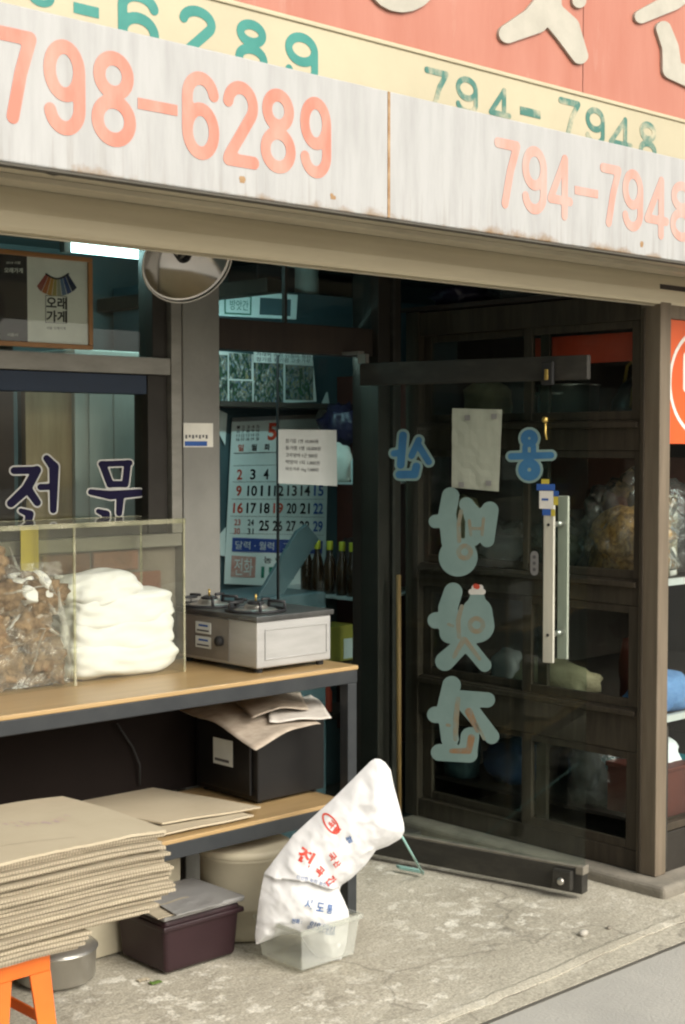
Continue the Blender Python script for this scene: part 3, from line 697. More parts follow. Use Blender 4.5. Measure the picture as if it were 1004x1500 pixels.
for (z0, z1), yl, kind in (((1.813,2.197), .045, 1), ((1.191,1.693), .03, 2), ((.686,1.087), .05, 3), ((.126,.511), .055, 4)):
    sash(3.362, 3.95, z0, z1, .006, yl); sash(3.84, 4.548, z0, z1, .034, yl)
# street face
MB().box(4.788, 6.50, 3.275, 3.335, 2.20, 2.305).build('rail', M['woodpost'], dc, bevel=.004)
MB().box(4.788, 6.50, 3.280, 3.335, .0425, .20).build('rail', M['darkframe'], dc, bevel=.004)
MB().box(4.788, 6.50, 3.276, 3.335, .205, .235).build('sill_strip', M['woodframe'], dc, bevel=.003)
MB().box(6.50, 6.57, 3.268, 3.345, .0425, 2.305).build('corner_post', M['woodpost'], dc, bevel=.004)
MB().box(4.788, 6.50, 3.300, 3.305, .236, 2.199).build('pane', M['glass'], dc)
MB().box(4.7865, 4.80, 3.272, 3.292, .06, .62).build('metal_strip', M['railmetal'], dc)
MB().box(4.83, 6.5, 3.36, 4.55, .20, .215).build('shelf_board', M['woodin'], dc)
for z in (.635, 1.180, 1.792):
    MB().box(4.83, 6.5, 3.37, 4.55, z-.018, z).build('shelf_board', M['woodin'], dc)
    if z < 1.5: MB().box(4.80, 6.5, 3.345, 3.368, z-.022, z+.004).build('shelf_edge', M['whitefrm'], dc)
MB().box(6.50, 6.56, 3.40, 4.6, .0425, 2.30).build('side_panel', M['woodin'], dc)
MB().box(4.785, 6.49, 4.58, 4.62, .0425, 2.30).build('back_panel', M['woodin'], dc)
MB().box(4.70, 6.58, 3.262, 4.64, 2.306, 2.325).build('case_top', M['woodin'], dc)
# orange sign in the street pane
sg = thing('orange_sign', 'orange sign board with white oval outline inside the street window', 'sign', (5.1, 3.32, 1.72))
za, zb = at(990, 650, Y=3.31).z, at(990, 470, Y=3.31).z
MB().box(4.800, 5.60, 3.286, 3.2985, za, zb).build('sign_board', M['orangesign'], sg)
cx, cz = 5.02, (za+zb)/2
v2, f2 = stroke_shape([(circle(0, 0, .215, 40, ry=.205), .008)], .008)
mb = MB(); thick(mb, v2, f2, lambda x, y: Vector((cx+x, 3.2855, cz+y)), NF, .001); mb.build('oval_outline', M['signwhite'], sg)
v2, f2 = stroke_shape([([(-.11,.10),(-.11,-.02),(.02,-.02),(.02,.10)],.017), ([(-.11,.04),(.02,.04)],.015), ([(.10,.12),(.10,-.05)],.017), ([(.10,.03),(.16,.03)],.015), (circle(0,-.11,.045,16),.016)], .007)
mb = MB(); thick(mb, v2, f2, lambda x, y: Vector((cx+x, 3.2855, cz+y)), NF, .001); mb.build('lettering', M['signwhite'], sg)

# goods in the case (rest on shelves)
def blob_thing(name, label, cat, c, size, m, seed, group=None, **kw):
    o = MB().blob(c, size, seed=seed, **kw).build(name, M[m], smooth=True); return tag(o, label, cat, group)
gb = thing('grain_bag', 'clear bag of golden brown grain tied at its top, second tier of the display case', 'bag', (4.98, 3.52, 1.181))
MB().blob((4.925,3.555,1.305), (.115,.16,.155), amp=.30, seed=3, p=3.4, freq=2.6, flat=True).build('grain', M['grain'], gb, smooth=True)
MB().blob((4.925,3.555,1.345), (.13,.178,.21), amp=.38, seed=5, p=3.0, freq=3.6, sub=4, flat=True).build('plastic_film', M['bagfilm'], gb, smooth=True)
MB().lathe([(.012,0),(.02,.03),(.03,.06),(.055,.10),(.06,.11)], (4.90,3.47,1.47), (-.2,-.3,1), 14).build('knot', M['bagfilm'], gb, smooth=True)
sb = thing('silver_bag', 'silvery plastic bag seen through the door beside the handles', 'bag', (5.0, 4.0, 1.181))
MB().blob((4.98,3.90,1.275), (.11,.17,.12), amp=.42, seed=9, p=2.6, freq=3.6, sub=4, flat=True).build('plastic_film', M['bagfilm'], sb, smooth=True)
MB().blob((5.0,3.92,1.25), (.09,.14,.08), amp=.2, seed=19, freq=3, flat=True).build('contents', M['tansack'], sb, smooth=True)
sb = thing('plastic_bag', 'pale crumpled plastic bag on the second tier behind the pale letters', 'bag', (5.0, 4.3, 1.181))
MB().blob((4.98,4.28,1.265), (.12,.16,.11), amp=.42, seed=12, p=2.6, freq=3.6, sub=4, flat=True).build('plastic_film', M['bagfilm'], sb, smooth=True)
MB().blob((5.0,4.28,1.24), (.09,.13,.07), amp=.2, seed=29, freq=3, flat=True).build('contents', M['greylid'], sb, smooth=True)
c = at(990, 800, Y=3.50)
sb = thing('bag_of_sticks', 'clear bag with pale sticks behind the street window of the display case', 'bag', (5.10, 3.5, 1.181))
MB().blob((5.12,3.50,1.36), (.13,.10,.22), amp=.2, seed=22, p=2.4, freq=3, flat=True).build('plastic_film', M['film'], sb, smooth=True)
for k in range(6):
    MB().tube([(5.03+k*.022, 3.45+.02*(k%3), 1.185), (5.01+k*.024, 3.46+.02*(k%2), 1.45+.03*(k%3))], .012, 8).build('stick', M['tansack'], sb, smooth=True)
o = MB().tube([(4.96,3.40,1.192),(4.90,3.385,1.33)], [.016,.022], 10).build('pale_root', M['tansack'], smooth=True); tag(o, 'pale root leaning behind the corner post', 'root')
o = blob_thing('tan_sack', 'limp tan sack lying on the third tier of the display case', 'sack', (4.96,4.0,.705), (.11,.26,.085), 'tansack', 31, amp=.2, freq=2.2, p=2.3, flat=True)
o = blob_thing('blue_cloth', 'crumpled light blue cloth on the lower shelf of the street window', 'cloth', (5.02,3.47,.70), (.19,.10,.10), 'bluecloth', 35, amp=.3, freq=2.8, flat=True)
o = blob_thing('blue_bag', 'dark blue bag on the bottom tier behind the door glass', 'bag', (5.0,4.22,.30), (.12,.13,.11), 'bluebag', 41, amp=.3, freq=2.8, flat=True)
o = blob_thing('clear_bag', 'crumpled clear bag on the bottom tier near the door edge', 'bag', (4.93,3.72,.35), (.09,.13,.18), 'film', 45, amp=.35, freq=3, flat=True)
bx_ = thing('red_brown_crate', 'red brown crate on the bottom tier beside the corner post', 'crate', (4.97,3.5,.216))
mb = MB(); mb.box(4.88,5.12,3.37,3.62,.217,.232); mb.box(4.88,4.895,3.37,3.62,.232,.40); mb.box(5.105,5.12,3.37,3.62,.232,.40); mb.box(4.8951,5.1049,3.37,3.385,.232,.40); mb.box(4.8951,5.1049,3.605,3.62,.232,.40)
mb.build('crate_body', M['redbrown'], bx_)
MB().box(4.872,5.128,3.362,3.628,.4002,.418).build('rim', M['redbrown'], bx_, bevel=.004)
bs = MB().lathe([(.09,0),(.12,.01),(.17,.12),(.185,.16),(.195,.165),(.19,.172),(.16,.12),(.11,.02),(.0,.015)], (5.08,3.56,.236), (0,0,1), 32).build('turquoise_basin', M['tealplastic'], smooth=True)
tag(bs, 'turquoise plastic basin at the bottom of the street window', 'basin')
o = blob_thing('white_bundle', 'white cloth bundle heaped in the turquoise basin', 'bundle', (5.08,3.55,.42), (.12,.12,.10), 'flour', 47, amp=.25, freq=2.5)
po = thing('steel_pot', 'dull steel pot on the top tier behind the door rail', 'pot', (5.0,3.95,1.793))
MB().lathe([(.0,.0),(.12,.0),(.13,.01),(.13,.17),(.138,.175),(.125,.178),(.12,.02),(0,.015)], (5.0,3.93,1.794), (0,0,1), 32).build('pot_body', M['steel'], po, smooth=True)
MB().tube([(4.87,3.86,1.93),(4.84,3.86,1.93),(4.84,4.0,1.93),(4.87,4.0,1.93)], .006, 8).build('pot_handle', M['steel'], po, smooth=True)
kt = thing('brass_kettle', 'dark brass kettle on the top tier beside the corner post', 'kettle', (5.0,3.56,1.793))
MB().lathe([(0,0),(.10,0),(.115,.02),(.11,.10),(.07,.17),(.04,.19),(.015,.205),(.02,.22),(0,.225)], (4.99,3.56,1.794), (0,0,1), 28).build('kettle_body', M['cooktop'], kt, smooth=True)
MB().tube([(4.90,3.52,1.87),(4.86,3.49,1.93),(4.85,3.475,1.98)], [.02,.014,.01], 10).build('spout', M['brass'], kt, smooth=True)
MB().tube([(4.99,3.48,1.93),(4.99,3.50,2.04),(4.99,3.56,2.08),(4.99,3.62,2.04),(4.99,3.64,1.93)], .007, 8).build('kettle_handle', M['brass'], kt, smooth=True)
o = MB().box(4.86, 4.866, 3.42, 4.0, 2.05, 2.165).build('red_banner', M['redbanner']); tag(o, 'red banner hanging inside the top tier of the display case', 'banner')
o = MB().box(5.40, 5.41, 3.42, 4.35, 1.42, 1.66).build('pink_panel', M['pinkbrown']); tag(o, 'pinkish brown panel at the back of the second tier', 'panel')
# packets and jars filling the tiers
rng = random.Random(21)
def packet(x, y, z, w, d, h, m, lb, name='packet', cat='packet', seed=0, lean=0):
    o = MB().blob((x, y, z+h/2*.99), (d/2, w/2, h/2*1.32), amp=.14, seed=seed, p=4.5, freq=2.4, flat=True, rot=lean).build(name, M[m], smooth=True); return tag(o, lb, cat)
packet(4.88, 4.16, .636, .13, .10, .16, 'greylid', 'dull grey packet on the third tier left of the tan sack', seed=201)
packet(4.88, 4.42, .636, .14, .10, .22, 'certdark', 'dark brown packet on the third tier by the back post', seed=202)
packet(5.10, 3.62, .636, .16, .12, .24, 'redbrown', 'red brown packet deep on the third tier', seed=203)
packet(4.90, 4.44, 1.181, .14, .11, .26, 'tansack', 'tall tan packet on the second tier by the back post', seed=204)
packet(5.16, 3.85, 1.181, .2, .12, .30, 'redbrown', 'dark red packet deep on the second tier behind the bags', seed=205)
packet(4.90, 4.44, .216, .15, .12, .18, 'board', 'dark teal packet on the bottom tier by the back post', seed=206)
packet(5.12, 3.95, .216, .18, .12, .24, 'certdark', 'dark packet deep on the bottom tier', seed=207)
packet(4.90, 4.30, 1.793, .2, .14, .17, 'tansack', 'tan parcel on the top tier behind the door rail', seed=208)
packet(5.05, 3.46, 1.181, .07, .07, .10, 'signwhite', 'small white packet low behind the street pane', seed=209)
packet(5.12, 3.44, .636, .10, .08, .09, 'tansack', 'small tan packet beside the blue cloth', seed=210)
# bags on top of the case
for (yy, m, lb, sd, sz) in ((4.45, 'winebottle', 'dark purple bag slumped on the display case top by the jamb', 51, (.12,.14,.06)),
                        (4.05, 'film', 'clear crumpled plastic roll on the middle of the display case top', 52, (.14,.22,.05)),
                        (3.68, 'bluebag', 'dark blue folded bag on the display case top near the post', 53, (.12,.16,.035))):
    o = blob_thing('top_bag', lb, 'bag', (4.90, yy, 2.327+sz[2]*.76), sz, m, sd, amp=.3, freq=2.8, flat=True)
    o.name = 'folded_bag'

# ================================================================== GLASS DOOR
HP, FP = Vector((4.204, 4.380, 0)), Vector((4.412, 3.372, 0))
du = (FP-HP).normalized(); dn = Vector((du.y, -du.x, 0)); DW = (FP-HP).length
if dn.dot(CAMP-HP) < 0: dn = -dn
up3 = Vector((0,0,1))
door = thing('glass_door', 'frameless glass door swung outward, mirrored pale lettering and steel pull handles', 'door', HP)
def dbox(u0, u1, n0, n1, z0, z1): return MB().obox(HP + du*u0 + dn*n0 + up3*z0, du*(u1-u0), dn*(n1-n0), up3*(z1-z0))
dbox(.003, DW-.003, -.005, .005, .118, 1.958).build('pane', M['doorglass'], door)
dbox(0, DW, -.024, .024, .022, .1175).build('bottom_rail', M['railmetal'], door, bevel=.004)
dbox(.01, DW-.01, -.020, .020, .1178, .124).build('rail_dust_strip', M['raildust'], door)
dbox(0, DW, -.014, .014, 1.9585, 2.050).build('top_rail', M['railmetal'], door, bevel=.004)
dbox(-.01, .03, -.012, .012, 2.0505, 2.088).build('top_pivot', M['steel'], door)
dbox(-.005, .045, -.03, .03, .006, .0215).build('floor_pivot', M['steel'], door)
MB().obox(HP+du*.0+dn*.02+up3*2.0882, du*-.02+Vector((0,.12,0)), dn*-.04, up3*.012).build('pivot_arm', M['steel'], door)
lk = dbox(DW-.115, DW-.035, .0242, .052, .035, .110).build('lock_case', M['railmetal'], door, bevel=.006)
MB().lathe([(0,0),(.014,0),(.014,.008),(.010,.012),(0,.012)], HP+du*(DW-.075)+dn*.052+up3*.068, dn, 16).build('lock_cylinder', M['steel'], lk, smooth=True)
dbox(DW-.03, DW+.004, -.026, .026, .095, .128).build('rail_end_cap', M['raildust'], door, bevel=.004)
for (y_t, y_b) in ((545, 575),):     # closer keeper on the top rail
    p = atp(806, 545, HP+dn*.022, dn); u_ = (p-HP).dot(du)
    dbox(u_-.03, u_+.02, .0222, .04, p.z-.05, p.z+.04).build('top_lock', M['rubber'], door, bevel=.006)
    dbox(u_-.012, u_+.002, .0402, .046, p.z-.03, p.z+.01).build('lock_latch', M['brass'], door, bevel=.002)
p = atp(800, 615, HP+dn*.01, dn)
MB().lathe([(0,0),(.011,.002),(.012,.012),(.006,.018),(0,.019)], p, dn, 14).build('brass_knob', M['brass'], door, smooth=True)
MB().tube([p+dn*.004, p+dn*.004-up3*.05, p+dn*.004-up3*.075+du*.006], [.004,.004,.003], 8).build('brass_chain', M['brass'], door, smooth=True)
# handles: flat bar each side, two stand-offs
ub = (atp(815, 850, HP, dn)-HP).dot(du); zt_ = atp(815, 727, HP, dn).z; zb_ = atp(815, 968, HP, dn).z
for sgn in (1, -1):
    h = dbox(ub-.022, ub+.022, sgn*.052, sgn*.066, zb_, zt_).build('pull_handle', M['handle'], door, bevel=.003)
    for zz in (zt_-.105, zb_+.105):
        MB().tube([HP+du*ub+up3*zz+dn*sgn*.006, HP+du*ub+up3*zz+dn*sgn*.052], .011, 12).build('stand_off', M['steel'], h, smooth=True)
        MB().lathe([(0,.0),(.006,0),(.006,.002),(0,.003)], HP+du*ub+up3*zz+dn*(.0662*sgn), dn*sgn, 10).build('screw', M['rubber'], h)
# taped label over the handle tops
pz = zt_ - .01
for (u0, u1, z0, z1, m) in ((-.028,.030,-.035,.032,'signwhite'), (-.040,.036,.034,.058,'inkblue'), (-.020,.012,.0585,.076,'yellow'), (.031,.05,-.02,.012,'yellow'), (.031,.052,.0125,.033,'inkblue'), (-.015,.02,-.06,-.036,'inkblue'), (.021,.038,-.062,-.037,'yellow')):
    dbox(ub-.01+u0, ub-.01+u1, .0672, .0682, pz+z0, pz+z1).build('taped_label', M[m], door)
dbox(ub-.028, ub-.0, .0684, .0688, pz-.004, pz+.004).build('label_print', M['inkblue'], door)
# oval push sticker
q = atp(784, 825, HP, dn); uq = (q-HP).dot(du)
v2, f2 = stroke_shape([([(0,-.03),(0,.03)], .017)], .006)
mb = MB(); thick(mb, v2, f2, lambda x, y: HP+du*(uq+x)+up3*(q.z+y)+dn*.0052, dn, .0008); mb.build('oval_sticker', M['greylid'], door)
mb = MB()
for k in range(3): mb.lathe([(0,.0),(.007,.0),(.007,.0006),(0,.0007)], HP+du*uq+up3*(q.z+(k-1)*.024)+dn*.0061, dn, 12)
mb.build('sticker_print', M['inkgrey'], door)
# lettering (seen from inside, so mirrored)
def d3(x, y): return atp(620 + x/2.677, 580 + y/2.677, HP+dn*.0052, dn)
def d2(x, y): return atp(560 + x/2.261, 420 + y/2.261, HP+dn*.0052, dn)
pale = [
 [([(108,392),(95,460),(108,570)],[34,34,36]), ([(95,490),(48,492)],26), ([(170,425),(200,470),(195,560)],[28,34,30]), ([(262,448),(252,565)],[34,28]), ([(190,470),(262,470)],30), ([(190,545),(250,560)],20), ([(138,632)],76)],
 [([(118,768),(98,830),(105,930)],[36,38,40]), ([(98,878),(50,880)],32), ([(212,850),(212,900)],[60,68]), ([(212,785),(212,830)],[28,44]), ([(170,960),(86,1040)],[30,38]), ([(150,945),(242,1056)],[28,26])],
 [([(112,1134),(92,1220),(105,1345)],[36,36,34]), ([(95,1250),(48,1250)],32), ([(150,1186),(252,1192)],[32,30]), ([(165,1205),(270,1336)],[34,29]), ([(184,1335),(176,1400)],[36,36]), ([(64,1398),(182,1406)],[33,32])]]
for s in pale:
    v2, f2 = stroke_shape(s, 7); mb = MB(); thick(mb, v2, f2, d3, dn, .0008); mb.build('lettering', M['tealvinyl'], door)
stain = [('glue', [([(150,452),(140,500),(142,570)],8), (circle(164,612,24,14),9), ([(182,488),(188,545)],6), ([(238,480),(232,545)],6), ([(186,520),(235,520)],6)]),
         ('glue', [([(152,825),(138,880),(142,945)],[8,9,8]), (circle(210,898,26,14),9), ([(160,955),(122,1022)],[11,8]), ([(165,955),(222,1030)],[10,7]), ([(100,895),(118,902)],6)]),
         ('glue', [([(138,1188),(130,1260),(128,1345)],[9,11,9]), ([(210,1285),(240,1345)],[7,6]), ([(95,1290),(105,1292)],6)]),
         ('glueorange', [([(180,1238),(214,1312)],[15,9]), ([(190,1340),(180,1392),(112,1392)],[14,12,9])])]
for mname, s in stain:
    v2, f2 = stroke_shape(s, 5); mb = MB(); thick(mb, v2, f2, lambda x, y: d3(x, y)+dn*.0009, dn, .0004); mb.build('glue_stain', M[mname], door)
san = [([(70,492),(62,590)],13), ([(60,550),(40,552)],11), ([(122,508),(98,560)],11), ([(118,520),(155,580)],11), ([(58,622),(108,622),(114,595)],13)]
yong = [(circle(488,502,17,14),12), ([(428,562),(560,558)],11), ([(474,530),(474,555)],9), ([(502,530),(502,555)],9), (circle(488,606,22,16),15)]
for s in (san, yong):
    for grow, mname, t in ((8, 'tealvinyl', .0008), (0, 'bluevinyl', .0014)):
        v2, f2 = stroke_shape([(p, r+grow) for p, r in s], 3.5); mb = MB(); thick(mb, v2, f2, d2, dn, t); mb.build('lettering', M[mname], door)
v2, f2 = stroke_shape([([(190,768),(235,768)],11), ([(203,752),(225,752)],12)], 3); mb = MB(); thick(mb, v2, f2, lambda x, y: d3(x,y)+dn*.0009, dn, .0006); mb.build('sticker_scrap', M['signwhite'], door)
v2, f2 = stroke_shape([([(207,746),(214,748)],10)], 3); mb = MB(); thick(mb, v2, f2, lambda x, y: d3(x,y)+dn*.0016, dn, .0004); mb.build('sticker_scrap', M['inkred'], door)
# paper taped on the door
cn = [(663,598),(736,600),(731,720),(662,714)]
def dpap(u, v):
    x = (cn[0][0]*(1-u)+cn[1][0]*u)*(1-v)+(cn[3][0]*(1-u)+cn[2][0]*u)*v; y = (cn[0][1]*(1-u)+cn[1][1]*u)*(1-v)+(cn[3][1]*(1-u)+cn[2][1]*u)*v
    return atp(x, y, HP+dn*.0065, dn) + dn*(.004*abs(mnoise.noise(Vector((u*3, v*4, 2)))))
o = MB().grid(dpap, 8, 12).build('taped_paper', M['doorpaper'], solid=.0006, recalc=False); tag(o, 'blank yellowish paper taped on the glass door between the blue letters', 'paper')
for (x, y) in ((685,612),(724,610),(716,708),(676,710)):
    p = atp(x, y, HP+dn*.0125, dn)
    MB().obox(p-du*.012-up3*.010, du*.024, dn*.0006, up3*.02).build('tape', M['greylid'], o)
o = MB().tube([at(585, 1262, Y=4.36), at(584, 842, Y=4.37)], [.011,.011], 10).build('broom_handle', M['broom'], smooth=True); tag(o, 'brown wooden pole standing behind the door hinge', 'pole')

# ================================================================== INSIDE THE DOORWAY
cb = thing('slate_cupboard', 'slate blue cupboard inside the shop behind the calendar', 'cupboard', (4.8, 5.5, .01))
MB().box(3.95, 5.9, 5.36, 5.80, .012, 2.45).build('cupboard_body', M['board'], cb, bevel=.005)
for x0_, x1_ in ((3.97,4.55),(4.57,5.2),(5.22,5.88)):
    MB().box(x0_, x1_, 5.345, 5.3595, .05, 1.86).build('cupboard_door', M['board'], cb, bevel=.004)
YC = 5.325
cal = thing('wall_calendar', 'large wall calendar page for May hanging on the slate cupboard', 'calendar', at(400, 857, Y=YC))
def cq(x, y): return at(x, y, Y=YC)
cc = [(340,617),(482,611),(476,862),(328,855)]
def calpt(u, v):
    x = (cc[0][0]*(1-u)+cc[1][0]*u)*(1-v)+(cc[3][0]*(1-u)+cc[2][0]*u)*v; y = (cc[0][1]*(1-u)+cc[1][1]*u)*(1-v)+(cc[3][1]*(1-u)+cc[2][1]*u)*v
    return at(x, y, Y=YC)
def cal3(u, v): p = calpt(u, v); p.y -= .015*math.sin(math.pi*v)*0 + .02*max(0, v-.7)**2; return p
MB().grid(cal3, 6, 12).build('page', M['calpaper'], cal, solid=.001, recalc=False)
MB().obox(calpt(0,0)+Vector((0,-.006,-.004)), calpt(1,0)-calpt(0,0), Vector((0,.004,0)), Vector((0,0,.02))).build('binding', M['steel'], cal)
def caltext(s, u0, u1, v0, v1, m, bold=.012):
    mb = MB(); off = Vector((0,-.004,0))
    fit_text(mb, s, calpt(u0,v1)+off, calpt(u1,v1)+off, calpt(u0,v0)+off, NF, .0006, bold); mb.build('calendar_print', M[m], cal)
caltext('5', .37, .46, .02, .125, 'inkred', .03)
rows = [(.305,['2','3','4','5','6','7','8']),(.405,['9','10','11','12','13','14','15']),(.51,['16','17','18','19','20','21','22']),(.615,['23','24','25','26','27','28','29'])]
for v, r in rows:
    for k, s in enumerate(r):
        if s in ('23','24'):
            uc = .10 + k*.135
            for dv in (-.012, .042): caltext(s if dv < 0 else ('30' if s == '23' else '31'), uc-.03, uc+.03, v+dv, v+dv+.036, 'inkred' if k == 0 else 'ink', 0)
            continue
        uc = .10 + k*.135; w = .026 if len(s) == 1 else .048
        caltext(s, uc-w, uc+w, v-.008, v+.055, 'inkred' if k == 0 or s in ('5','19') else ('inkblue' if k == 6 else 'ink'), .02)
for k, s in enumerate('일월화수목금토'):
    uc = .10 + k*.135; caltext(s, uc-.028, uc+.028, .145, .185, 'inkred' if k == 0 else ('inkblue' if k == 6 else 'ink'))
for v in (.20,.275,.375,.48,.585,.69):
    mb = MB(); mb.obox(calpt(.03,v)+Vector((0,-.004,0)), calpt(.97,v)-calpt(.03,v), Vector((0,-.0004,0)), Vector((0,0,.0015 if v != .2 else .003))); mb.build('calendar_rule', M['inkgrey'], cal)
for k in range(5):
    for j in range(4): caltext(str(k+j*5+1), .05+k*.05, .08+k*.05, .03+j*.025, .048+j*.025, 'inkgrey', 0)
mb = MB(); o_ = Vector((0,-.004,0)); mb.obox(calpt(.06,.80)+o_, calpt(.96,.80)-calpt(.06,.80), Vector((0,-.0006,0)), calpt(.06,.715)-calpt(.06,.80)); mb.build('blue_banner', M['calblue'], cal)
mb = MB(); fit_text(mb, '달력 · 월력 · 고추 · 참깨', calpt(.09,.785)+o_*1.3, calpt(.93,.785)+o_*1.3, calpt(.09,.735)+o_*1.3, NF, .0004); mb.build('calendar_print', M['paper'], cal)
mb = MB(); mb.obox(calpt(.06,.955)+o_, calpt(.30,.955)-calpt(.06,.955), Vector((0,-.0006,0)), calpt(.06,.825)-calpt(.06,.955)); mb.build('red_stamp', M['stampred'], cal)
mb = MB(); fit_text(mb, '전화', calpt(.09,.945)+o_*1.3, calpt(.27,.945)+o_*1.3, calpt(.09,.84)+o_*1.3, NF, .0004); mb.build('calendar_print', M['calpaper'], cal)
caltext('농', .38, .46, .825, .865, 'ink', 0); caltext('협', .49, .57, .825, .865, 'ink', 0); caltext('1544', .36, .70, .885, .955, 'inkgreen', .03)

# photo shelf and prints above the calendar
psf = MB().box(4.05, 4.86, 5.12, 5.343, 1.885, 1.91).build('photo_shelf', M['woodin'], bevel=.003); tag(psf, 'dark shelf board above the calendar holding the photo board', 'shelf')
def panel_q(pts, Y, n=6):
    def f(u, v):
        x = (pts[0][0]*(1-u)+pts[1][0]*u)*(1-v)+(pts[3][0]*(1-u)+pts[2][0]*u)*v; y = (pts[0][1]*(1-u)+pts[1][1]*u)*(1-v)+(pts[3][1]*(1-u)+pts[2][1]*u)*v
        return at(x, y, Y=Y)
    return f
pb = thing('photo_board', 'board of coloured snapshots standing on the dark shelf above the calendar', 'photo board', at(390, 596, Y=5.22))
f = panel_q([(300,512),(458,528),(463,588),(300,596)], 5.22)
MB().grid(f, 2, 2).build('backing_card', M['paper'], pb, solid=.004, recalc=False)
for i, (u0, u1, v0, v1) in enumerate(((.01,.20,.08,.94),(.215,.42,.02,.50),(.215,.42,.53,.95),(.435,.70,.10,.95),(.72,.97,.16,.93))):
    p00, p10, p01 = f(u0, v1), f(u1, v1), f(u0, v0)
    MB().obox(p00+Vector((0,-.006,0)), Vector((p10.x-p00.x,0,0)), Vector((0,-.001,0)), Vector((0,0,p01.z-p00.z))).build('snapshot', photo_mat('snapshot_%d' % i, i*2.3+1, .45 if i < 4 else .2), pb)
def sheet(name, label, pts, Y, m, lines=None, cat='paper', lm='inkgrey', texts=None):
    f = panel_q(pts, Y); o = MB().grid(f, 3, 3).build(name, M[m], solid=.001, recalc=False); tag(o, label, cat)
    for (s, u0, u1, v0, v1, mm) in (texts or []):
        mb = MB(); q = Vector((0,-.0025,0)); fit_text(mb, s, f(u0,v1)+q, f(u1,v1)+q, f(u0,v0)+q, NF, .0004); mb.build('print', M[mm], o)
    return o
sheet('printed_sheet', 'white sheet of small print above the photo board', [(372,513),(458,520),(458,534),(372,531)], 5.20, 'paper',
      texts=[('가래떡 송편 인절미 절편', .04,.96,.1,.45,'ink'), ('참기름 들기름 고춧가루', .04,.96,.55,.9,'ink')])
sheet('price_note', 'white note with five printed lines taped on the dim glass panel', [(408,629),(493,630),(494,712),(408,708)], 4.590, 'papernote',
      texts=[('참기름 1병 10,000원', .12,.68,.17,.25,'inkgrey'), ('들기름 1병 10,000원', .12,.72,.30,.38,'inkgrey'), ('고추방아 1근 500원', .12,.66,.43,.51,'inkgrey'), ('떡방아 1되 1,000원', .12,.70,.56,.64,'inkgrey'), ('미숫가루 1kg 7,000원', .12,.68,.69,.77,'inkgrey')])
sheet('green_framed_notice', 'pale notice with a green box print behind the transom glass', [(312,424),(436,432),(434,468),(312,462)], 5.15, 'calpaper',
      texts=[('방앗간', .20,.42,.35,.75,'inkgreen')])
f = panel_q([(312,424),(436,432),(434,468),(312,462)], 5.147)
mb = MB()
for (u0,u1,v0,v1) in ((.14,.46,.16,.22),(.14,.46,.86,.92),(.14,.155,.22,.86),(.445,.46,.22,.86)):
    p00, p10, p01 = f(u0,v1), f(u1,v1), f(u0,v0); mb.obox(p00, p10-p00, Vector((0,-.0006,0)), p01-p00)
mb.build('green_box_print', M['inkgreen'], bpy.data.objects['green_framed_notice']).matrix_parent_inverse = Matrix()
mb = MB(); p00, p10, p01 = f(.56,.88), f(.93,.88), f(.56,.2); mb.obox(p00, p10-p00, Vector((0,-.0006,0)), p01-p00); mb.build('photo_print', M['board'], bpy.data.objects['green_framed_notice'])
o = MB().lathe([(0,0),(.10,0),(.105,.01),(.105,.20),(.10,.215),(.03,.22),(.03,.24),(0,.24)], (4.86,5.52,2.452), (0,0,1), 28).build('water_can', M['locker'], smooth=True); tag(o, 'pale drum on the cupboard top behind the transom glass', 'drum')
o = MB().box(4.48, 4.72, 5.38, 5.6, 2.452, 2.57).build('carton', M['certdark'], bevel=.004); tag(o, 'dark carton on the cupboard top beside the pale drum', 'carton')
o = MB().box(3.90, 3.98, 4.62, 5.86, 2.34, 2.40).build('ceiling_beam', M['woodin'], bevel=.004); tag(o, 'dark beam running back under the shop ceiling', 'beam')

# bottle shelves against the partition
bsu = thing('bottle_shelf', 'glass wall shelves with oil bottles to the right inside the doorway', 'shelf', (4.52, 4.95, 1.0))
zsh = at(545, 880, X=4.42).z
MB().box(4.96, 4.985, 4.65, 5.34, .3, 2.05).build('shelf_back', M['redbrown'], bsu)
MB().box(4.42, 4.958, 4.66, 5.33, zsh-.010, zsh).build('glass_shelf', M['whitefrm'], bsu)
zs2 = at(535, 708, X=4.44).z
MB().box(4.44, 4.958, 4.66, 5.0, zs2-.008, zs2).build('glass_shelf', M['whitefrm'], bsu)
bot = None
ys = [at(px, 860, X=4.47).y for px in (447, 463, 481, 499, 514, 530)]
words = ['leftmost and farthest', 'second', 'third', 'fourth', 'fifth', 'rightmost and nearest']
for i, y in enumerate(ys):
    lb = f'dark oil bottle with yellow cap, {words[i]} in the row inside the doorway' if i in (0, 5) else f'dark oil bottle with yellow cap, {words[i]} from the left in the row'
    if bot is None:
        bot = thing('oil_bottle', lb, 'bottle', (4.48, y, zsh+.0005), 'oil bottles on the glass shelf')
        MB().lathe([(0,0),(.026,0),(.028,.004),(.028,.125),(.024,.15),(.013,.185),(.012,.215),(.012,.217),(0,.217)], (4.48,y,zsh+.0005), (0,0,1), 20).build('bottle_body', M['bottle'], bot, smooth=True)
        MB().lathe([(.0145,.2),(.0145,.236),(.013,.24),(0,.24)], (4.48,y,zsh+.0005), (0,0,1), 16).build('cap', M['yellowcap'], bot, smooth=True)
    else:
        r = bot.copy(); COL.objects.link(r); r.location = (4.48, y, zsh+.0005); r['label'] = lb
        for ch in list(bot.children): c_ = ch.copy(); COL.objects.link(c_); c_.parent = r
o = MB().blob((4.53, 4.86, zs2+.075), (.05,.07,.10), amp=.2, seed=61, flat=True).build('snack_packet', M['certpaper'], smooth=True); tag(o, 'white and orange packet on the upper glass shelf', 'packet')
